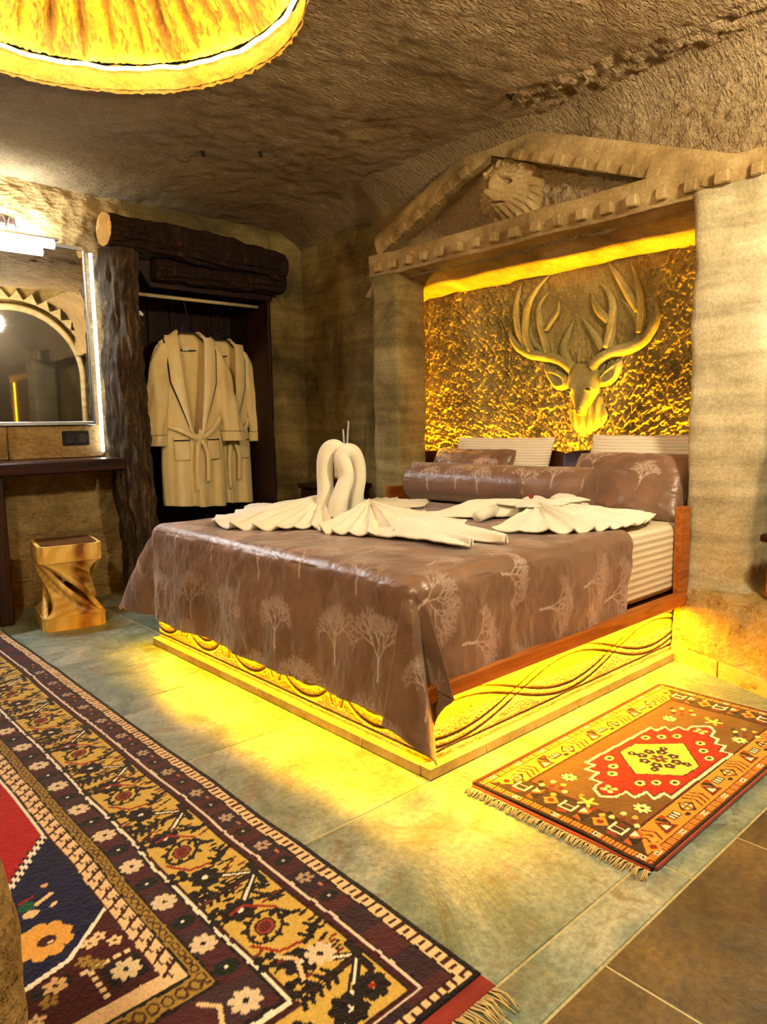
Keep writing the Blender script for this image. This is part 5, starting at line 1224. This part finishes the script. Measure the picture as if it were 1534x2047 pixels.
# field
fx = RX(0.435)
yb = YE + 0.404
inner = (cv.X < fx) & (cv.Y > yb)
cv.C[inner] = BLU
edge1 = 0.464 + (cv.X - fx) * 1.28
zig = 0.006 * np.sign(np.sin((cv.X) * 420))
cv.C[inner & (cv.Y > edge1 + zig)] = RED
cv.C[inner & (np.abs(cv.Y - edge1 - zig) < 0.009)] = WHT
cv.C[inner & (np.abs(cv.Y - edge1 - zig - 0.014) < 0.005)] = BLK
cv.C[inner & (cv.X > fx - 0.005)] = BLK; cv.C[inner & (np.abs(cv.X - fx + 0.009) < 0.004) & (cv.Y > 0.464)] = WHT
edge2 = np.where(cv.X > -0.99, 0.088 + (cv.X - fx) * 0.93, -0.012 + 0.25 * (cv.X + 0.99))
low = inner & (cv.Y < edge2); cv.C[low] = lin(62, 12, 14)
cv.C[inner & (np.abs(cv.Y - edge2) < 0.006)] = WHT
cv.rect(fx - 0.004, fx - 0.075, yb + 0.02, yb + 0.085, BLK); cv.flower(fx - 0.038, yb + 0.052, 0.028, lin(228, 204, 160), 8, BLK, 0.2, 0.5)
for k in range(5): cv.rect(fx - 0.082, fx - 0.094, yb + 0.008 + k * 0.018, yb + 0.020 + k * 0.018, lin(240, 214, 160)); cv.rect(fx - 0.010 - k * 0.02, fx - 0.024 - k * 0.02, yb + 0.092, yb + 0.102, lin(240, 214, 160))
cv.ell(-1.005, 0.205, 0.017, 0.017, lin(16, 80, 50)); cv.ell(-1.005, 0.175, 0.016, 0.013, CRM); cv.line((-1.03, 0.20), (-1.05, 0.165), 0.010, CRM); cv.line((-0.985, 0.20), (-0.955, 0.215), 0.012, CRM); cv.line((-1.015, 0.225), (-0.985, 0.232), 0.006, RED); cv.ell(-0.955, 0.255, 0.008, 0.007, lin(220, 170, 110))
for (x_, y_) in ((-1.035, 0.115), (-1.02, 0.122), (-0.96, 0.175)): cv.ell(x_, y_, 0.009, 0.005, CRM, 0.5)
cv.flower(-1.01, 0.075, 0.055, lin(222, 160, 70), 9, None, 0.1, 0.6); cv.ell(-1.01, 0.075, 0.030, 0.026, lin(222, 160, 70)); cv.ell(-1.005, 0.07, 0.018, 0.015, DRED); cv.ell(-1.0, 0.064, 0.006, 0.004, CRM)
for (x_, y_, c_) in ((-0.945, 0.005, CRM), (-0.925, 0.012, CRM), (-0.97, -0.035, OLV), (-0.955, -0.06, OLV), (-1.03, -0.06, CRM), (-1.05, -0.09, OLV), (-0.905, -0.02, CRM), (-1.08, -0.12, CRM)):
    cv.flower(x_, y_, 0.016, c_, 5, None, x_ * 50, 0.6)
cv.rect(-1.07, -1.0, -0.075, -0.045, BLK); cv.flower(-1.03, -0.06, 0.022, lin(222, 180, 120), 6, None, 0.3, 0.5)

def rug_obj(name, cv, z0, label, parent_mat=M_rug, lump=0.0):
    t = thing(name, label, 'rug', (float(cv.xs.mean()), float(cv.ys.mean()), 0))
    nx, nyy = cv.X.shape
    Z = z0 + 0.0008 * vnoise(cv.X * 160, cv.Y * 160) + lump * (fbm(cv.X * 2.2, cv.Y * 2.2) * 0.5 + 0.5)
    ew = 0.006 * vnoise(cv.X * 3, cv.Y * 7)
    P = np.stack([cv.X + ew, cv.Y, Z], -1)
    Pp = np.zeros((nx + 2, nyy + 2, 3)); Pp[1:-1, 1:-1] = P
    Pp[0, 1:-1] = P[0]; Pp[-1, 1:-1] = P[-1]; Pp[:, 0] = Pp[:, 1]; Pp[:, -1] = Pp[:, -2]
    for sl in (np.s_[0, :], np.s_[-1, :], np.s_[:, 0], np.s_[:, -1]): Pp[sl + (2,)] = 0.0005
    o = grid_obj('pile', Pp, parent_mat, t)
    C = np.zeros((nx + 2, nyy + 2, 3), np.float32); C[1:-1, 1:-1] = cv.C; C[0] = C[1]; C[-1] = C[-2]; C[:, 0] = C[:, 1]; C[:, -1] = C[:, -2]
    put_attr(o.data, 'knots', C.reshape(-1, 3)); return t
def fringe(parent, p0, p1, out, n, L, r=0.0016, seed=1):
    R_ = random.Random(seed); mb = MB(); p0, p1, out = Vector(p0), Vector(p1), Vector(out)
    for k in range(n):
        b = p0.lerp(p1, (k + R_.uniform(0, 0.8)) / n); s_ = R_.uniform(-0.5, 0.5); side = (p1 - p0).normalized()
        e = b + out * L * R_.uniform(0.75, 1.15) + side * s_ * L * 0.5
        mid = b.lerp(e, 0.5) + side * R_.uniform(-0.2, 0.2) * L * 0.4
        mb.tube([b + Vector((0, 0, 0.004)), mid + Vector((0, 0, R_.uniform(0.005, 0.012))), e + Vector((0, 0, 0.002))], [r, r * 1.1, r * 0.8], 5)
    o = mb.build('fringe', M_fringe, parent); o['kind'] = 'stuff'; return o
big = rug_obj('wool_rug', cv, 0.011, 'large dark wool rug with wide yellow floral border filling the near left floor')
MB().box((-1.19, YE - 0.016, 0.004), (1.48, 0.036, 0.006), 0.002).build('kilim_end', M_kilim, big)
fringe(big, (-1.93, YE - 0.03, 0), (XE - 0.005, YE - 0.03, 0), (0.05, -1, 0), 330, 0.055, 0.0017)

# small rug
xs = np.arange(0.066, 1.150, 0.0030); ys2 = np.arange(-0.628, -0.100, 0.0030)
cs = Canvas(xs, ys2)
dx = np.minimum(cs.X - 0.066, 1.150 - cs.X); dy = np.minimum(-0.100 - cs.Y, cs.Y + 0.628)
side_ = dy * (0.130 / 0.108) < dx
d = np.minimum(dx, dy * (0.130 / 0.108)); l = np.where(side_, cs.X, cs.Y)
cs.C[:] = BRN
cs.C[:] = np.array(lin(112, 78, 36), np.float32) * (0.9 + 0.2 * vnoise(cs.X * 8, cs.Y * 30)[..., None])
def bd(a, b, c, m=True): cs.C[(d >= a) & (d < b) & m] = c
bd(-1, 0.010, BLK); bd(0.010, 0.013, lin(120, 30, 20)); bd(0.013, 0.034, ORG); bd(0.013, 0.034, lin(120, 34, 22), (l % 0.010) < 0.004); bd(0.016, 0.031, WHT, (l % 0.12) < 0.022); bd(0.019, 0.028, BLK, ((l % 0.12) < 0.022) & ((l % 0.007) < 0.0035))
bd(0.034, 0.038, BLK); bd(0.038, 0.118, ORG, side_); bd(0.038, 0.118, lin(58, 36, 24), ~side_); bd(0.118, 0.124, BLK); bd(0.124, 0.128, lin(120, 34, 22)); 
R_ = random.Random(4)
k = 0; x = 0.18
while x < 1.04:
    for yb_, sg in ((-0.100 - 0.065, 1), (-0.628 + 0.065, -1)):
        cx, cy = x, yb_
        tri = [(cx - 0.030, cy - 0.024), (cx + 0.030, cy - 0.024), (cx, cy + 0.024)]
        m = (k + (1 if sg < 0 else 0)) % 4
        if m == 0:
            cs.poly([(cx - 0.030, cy), (cx, cy + 0.026), (cx + 0.030, cy), (cx, cy - 0.026)], BLK); cs.poly([(cx - 0.022, cy), (cx, cy + 0.019), (cx + 0.022, cy), (cx, cy - 0.019)], ORG); cs.line((cx - 0.02, cy), (cx + 0.02, cy), 0.004, BLK); cs.line((cx, cy - 0.018), (cx, cy + 0.018), 0.004, BLK)
            for a in (-1, 1): cs.ell(cx + a * 0.009, cy + 0.007, 0.004, 0.004, WHT); cs.ell(cx + a * 0.009, cy - 0.007, 0.004, 0.004, WHT)
        elif m == 1:
            for a in (-0.02, 0, 0.02): cs.path([(cx + a - 0.012, cy - 0.026), (cx + a + 0.004, cy), (cx + a - 0.012, cy + 0.026)], 0.006, lin(96, 30, 18))
        elif m == 2:
            cs.poly(tri, lin(110, 20, 18)); cs.poly([(cx - 0.014, cy - 0.016), (cx + 0.014, cy - 0.016), (cx, cy + 0.006)], WHT); cs.poly([(cx + 0.004, cy + 0.028), (cx + 0.045, cy + 0.028), (cx + 0.022, cy - 0.012)], BLK)
        else:
            cs.rect(cx - 0.022, cx + 0.022, cy - 0.010, cy + 0.014, BLK); 
            for a in (-0.013, 0.0, 0.013): cs.rect(cx + a - 0.0035, cx + a + 0.0035, cy - 0.006, cy + 0.010, WHT)
            cs.ell(cx - 0.03, cy + 0.02, 0.010, 0.008, lin(160, 30, 22)); cs.ell(cx + 0.03, cy - 0.018, 0.010, 0.007, BLK)
    k += 1; x += 0.064
for xe, sg in ((0.066 + 0.078, 1), (1.150 - 0.078, -1)):
    y = -0.59; k = 0
    while y < -0.13:
        m = k % 3
        if m == 0:
            cs.poly([(xe - 0.026, y), (xe, y + 0.024), (xe + 0.026, y), (xe, y - 0.024)], ORG); cs.ell(xe, y, 0.010, 0.009, lin(130, 24, 20)); cs.ell(xe + 0.03, y + 0.012, 0.010, 0.008, YEL)
        elif m == 1:
            cs.rect(xe - 0.030, xe + 0.034, y - 0.010, y + 0.012, lin(180, 90, 40)); cs.poly([(xe - 0.03, y - 0.014), (xe + 0.012, y - 0.014), (xe - 0.01, y + 0.012)], BLK); cs.poly([(xe, y + 0.016), (xe + 0.03, y + 0.016), (xe + 0.016, y - 0.006)], WHT)
        else:
            cs.path([(xe + 0.026, y - 0.018), (xe - 0.01, y - 0.018), (xe - 0.01, y + 0.018), (xe + 0.026, y + 0.018)], 0.006, WHT); cs.line((xe + 0.012, y - 0.018), (xe + 0.012, y + 0.018), 0.005, WHT); cs.ell(xe - 0.024, y, 0.009, 0.014, lin(140, 40, 22))
        k += 1; y += 0.048
cs.poly(DATA['med'], RED); cs.path(DATA['med'], 0.009, WHT, True)
mp = [(a + (0.60 - a) * 0.04, b + (-0.375 - b) * 0.06) for a, b in DATA['med']]; cs.path(mp, 0.003, BLK, True)
cs.poly(DATA['hex'], lin(236, 206, 84)); cs.path(DATA['hex'], 0.004, BLK, True)
for a, b in DATA['rings']:
    cs.ell(a, b, 0.0185, 0.0150, BLK); cs.ell(a, b, 0.0165, 0.0130, lin(250, 224, 150)); cs.ell(a, b, 0.0075, 0.006, BLK)
for a, b in DATA['xm']: cs.flower(a, b, 0.022, lin(250, 224, 150), 4, BLK, 0.7, 0.6)
hc = np.array(DATA['hex']).mean(0)
for k in range(8):
    q = 2 * math.pi * k / 8 + 0.3
    for r_, s_ in ((0.050, 0.015), (0.080, 0.012)):
        x_, y_ = hc[0] + r_ * math.cos(q) * 0.95, hc[1] + r_ * math.sin(q) * 0.95
        if r_ > 0.06 and k % 2: continue
        cs.flower(x_, y_, s_ * 1.1, BLK, 5, None, q, 0.8); cs.ell(x_, y_, s_ * 0.6, s_ * 0.55, lin(84, 26, 18)); cs.ell(x_, y_, s_ * 0.25, s_ * 0.22, WHT)
cs.flower(hc[0], hc[1], 0.026, lin(90, 30, 20), 6, WHT, 0.2, 0.5)
for a, b in DATA['stars']:
    cs.flower(a, b, 0.026, BLK, 8, None, 0.2, 0.55); cs.flower(a, b, 0.023, lin(250, 228, 160), 8, BLK, 0.2, 0.42)
for a, b in DATA['star2']:
    for q in range(5): cs.line((a, b), (a + 0.024 * math.cos(q * 1.2566), b + 0.024 * math.sin(q * 1.2566)), 0.009, lin(250, 214, 100))
    cs.ell(a + 0.02, b + 0.03, 0.010, 0.007, lin(236, 150, 60)); cs.ell(a - 0.02, b - 0.03, 0.010, 0.007, lin(140, 30, 20))
for a, b in DATA['clus']:
    for i_, (ox, oy, c_) in enumerate(((0, 0, lin(110, 16, 26)), (.025, .012, lin(250, 228, 160)), (-.025, -.012, lin(110, 16, 26)), (.012, -.024, lin(110, 16, 26)), (-.012, .024, lin(250, 228, 160)), (.03, -.018, lin(240, 180, 70)), (-.032, .014, BLK), (.0, .036, BLK), (0, -.04, lin(250, 228, 160)))):
        cs.ell(a + ox, b + oy, 0.0095, 0.0075, c_)
small = rug_obj('wool_rug', cs, 0.009, 'small brown wool rug with red medallion beside the bed', lump=0.0)
for (c_, s_, n_) in (((0.608, -0.6315, 0.005), (1.075, 0.008, 0.0085), 'binding'), ((0.608, -0.0965, 0.005), (1.075, 0.007, 0.0085), 'binding'), ((0.060, -0.364, 0.004), (0.014, 0.52, 0.006), 'kilim_end'), ((1.155, -0.364, 0.004), (0.012, 0.52, 0.006), 'kilim_end')):
    MB().box(c_, s_, 0.002).build(n_, M_kilim, small)
fringe(small, (0.054, -0.632, 0), (0.054, -0.102, 0), (-1, -0.05, 0), 150, 0.036, 0.0016, 5)

# ---------------------------------------------------------------- near side of the room: arch seen in the mirror, lamps, rock stub
wnr = multi_grid('wall_near', [patch((-2.4, -1.52, 0), (4.4, 0, 0), (0, 0, 2.95), 90, 60, (0, 1, 0), 0.015)], M_wall); tag(wnr, 'tuff wall opposite the mirror', kind='structure')
wbh = multi_grid('wall_behind', [patch((-2.35, -1.6, 0), (0, 4.7, 0), (0, 0, 2.95), 90, 60, (1, 0, 0), 0.015)], M_wall); tag(wbh, 'tuff wall beyond the large rug', kind='structure')
dr = thing('door_1', 'arched glass door with pale zigzag surround seen in the mirror', None); dr['kind'] = 'structure'
AC, AR, AZ = 1.03, 0.74, 1.62
arc = [(AC + AR * math.cos(q), AZ + AR * math.sin(q)) for q in np.linspace(0, math.pi, 40)]
outl = [(AC + AR, 0.02)] + arc + [(AC - AR, 0.02)]
M_dglass = NT('dark_glass').out((0.02, 0.018, 0.015), 0.03, spec=1.0)
MB().poly([(x, -1.47, z) for x, z in outl], (0, -0.02, 0)).build('pane', M_dglass, dr)
MB().tube([(x, -1.46, z) for x, z in outl], 0.035, 8).build('arch_frame', M_column, dr)
for k in range(18):
    q = math.pi * (k + 0.5) / 18; q0, q1 = q - math.pi / 36, q + math.pi / 36
    MB().poly([(AC + 0.83 * math.cos(q0), -1.46, AZ + 0.83 * math.sin(q0)), (AC + 0.83 * math.cos(q1), -1.46, AZ + 0.83 * math.sin(q1)), (AC + 0.93 * math.cos(q), -1.46, AZ + 0.93 * math.sin(q))], (0, -0.03, 0)).build('zigzag_tooth', M_column, dr)
for k, (loc, pw, colr) in enumerate(ROOM_AND_FILL_LAMPS):
    lp_ = thing('pendant_or_fill_lamp', ('glowing globe pendant lamp hanging near the arched door', 'added fill lamp, a glowing globe hanging over the large rug')[k], 'lamp', loc)
    g = bmesh.new(); bmesh.ops.create_uvsphere(g, u_segments=24, v_segments=14, radius=0.085, matrix=Matrix.Translation(loc)); me = bpy.data.meshes.new('globe'); g.to_mesh(me); g.free()
    link_mesh('globe', me, emission('globe_glow', colr, 30), lp_)
    point_light('pendant_or_fill_light', loc, pw, colr, 0.088)
    zc_ = float(ceil_z(np.array(loc[0]), np.array(loc[1])))
    MB().tube([(loc[0], loc[1], loc[2] + 0.08), (loc[0], loc[1], zc_)], 0.005, 8).build('stem', M_steel, lp_)
    MB().tube([(loc[0], loc[1], zc_ - 0.02), (loc[0], loc[1], zc_ + 0.01)], [0.04, 0.045], 16).build('rose', M_steel, lp_)
stub = sup_col('rock_stub', -1.300, -0.382, [(0.013, 0.14, 0.14, 0, 0), (0.30, 0.145, 0.145, 0, 0), (0.42, 0.138, 0.138, 0, 0), (0.50, 0.122, 0.122, 0, 0), (0.62, 0.112, 0.112, 0, 0), (0.74, 0.085, 0.085, 0, 0), (0.785, 0.04, 0.04, 0, 0), (0.795, 0.0005, 0.0005, 0, 0)], M_rock, e=2.2, amp=0.012)
tag(stub, 'tan rough stone stub at the left edge standing on the large rug', 'rock')
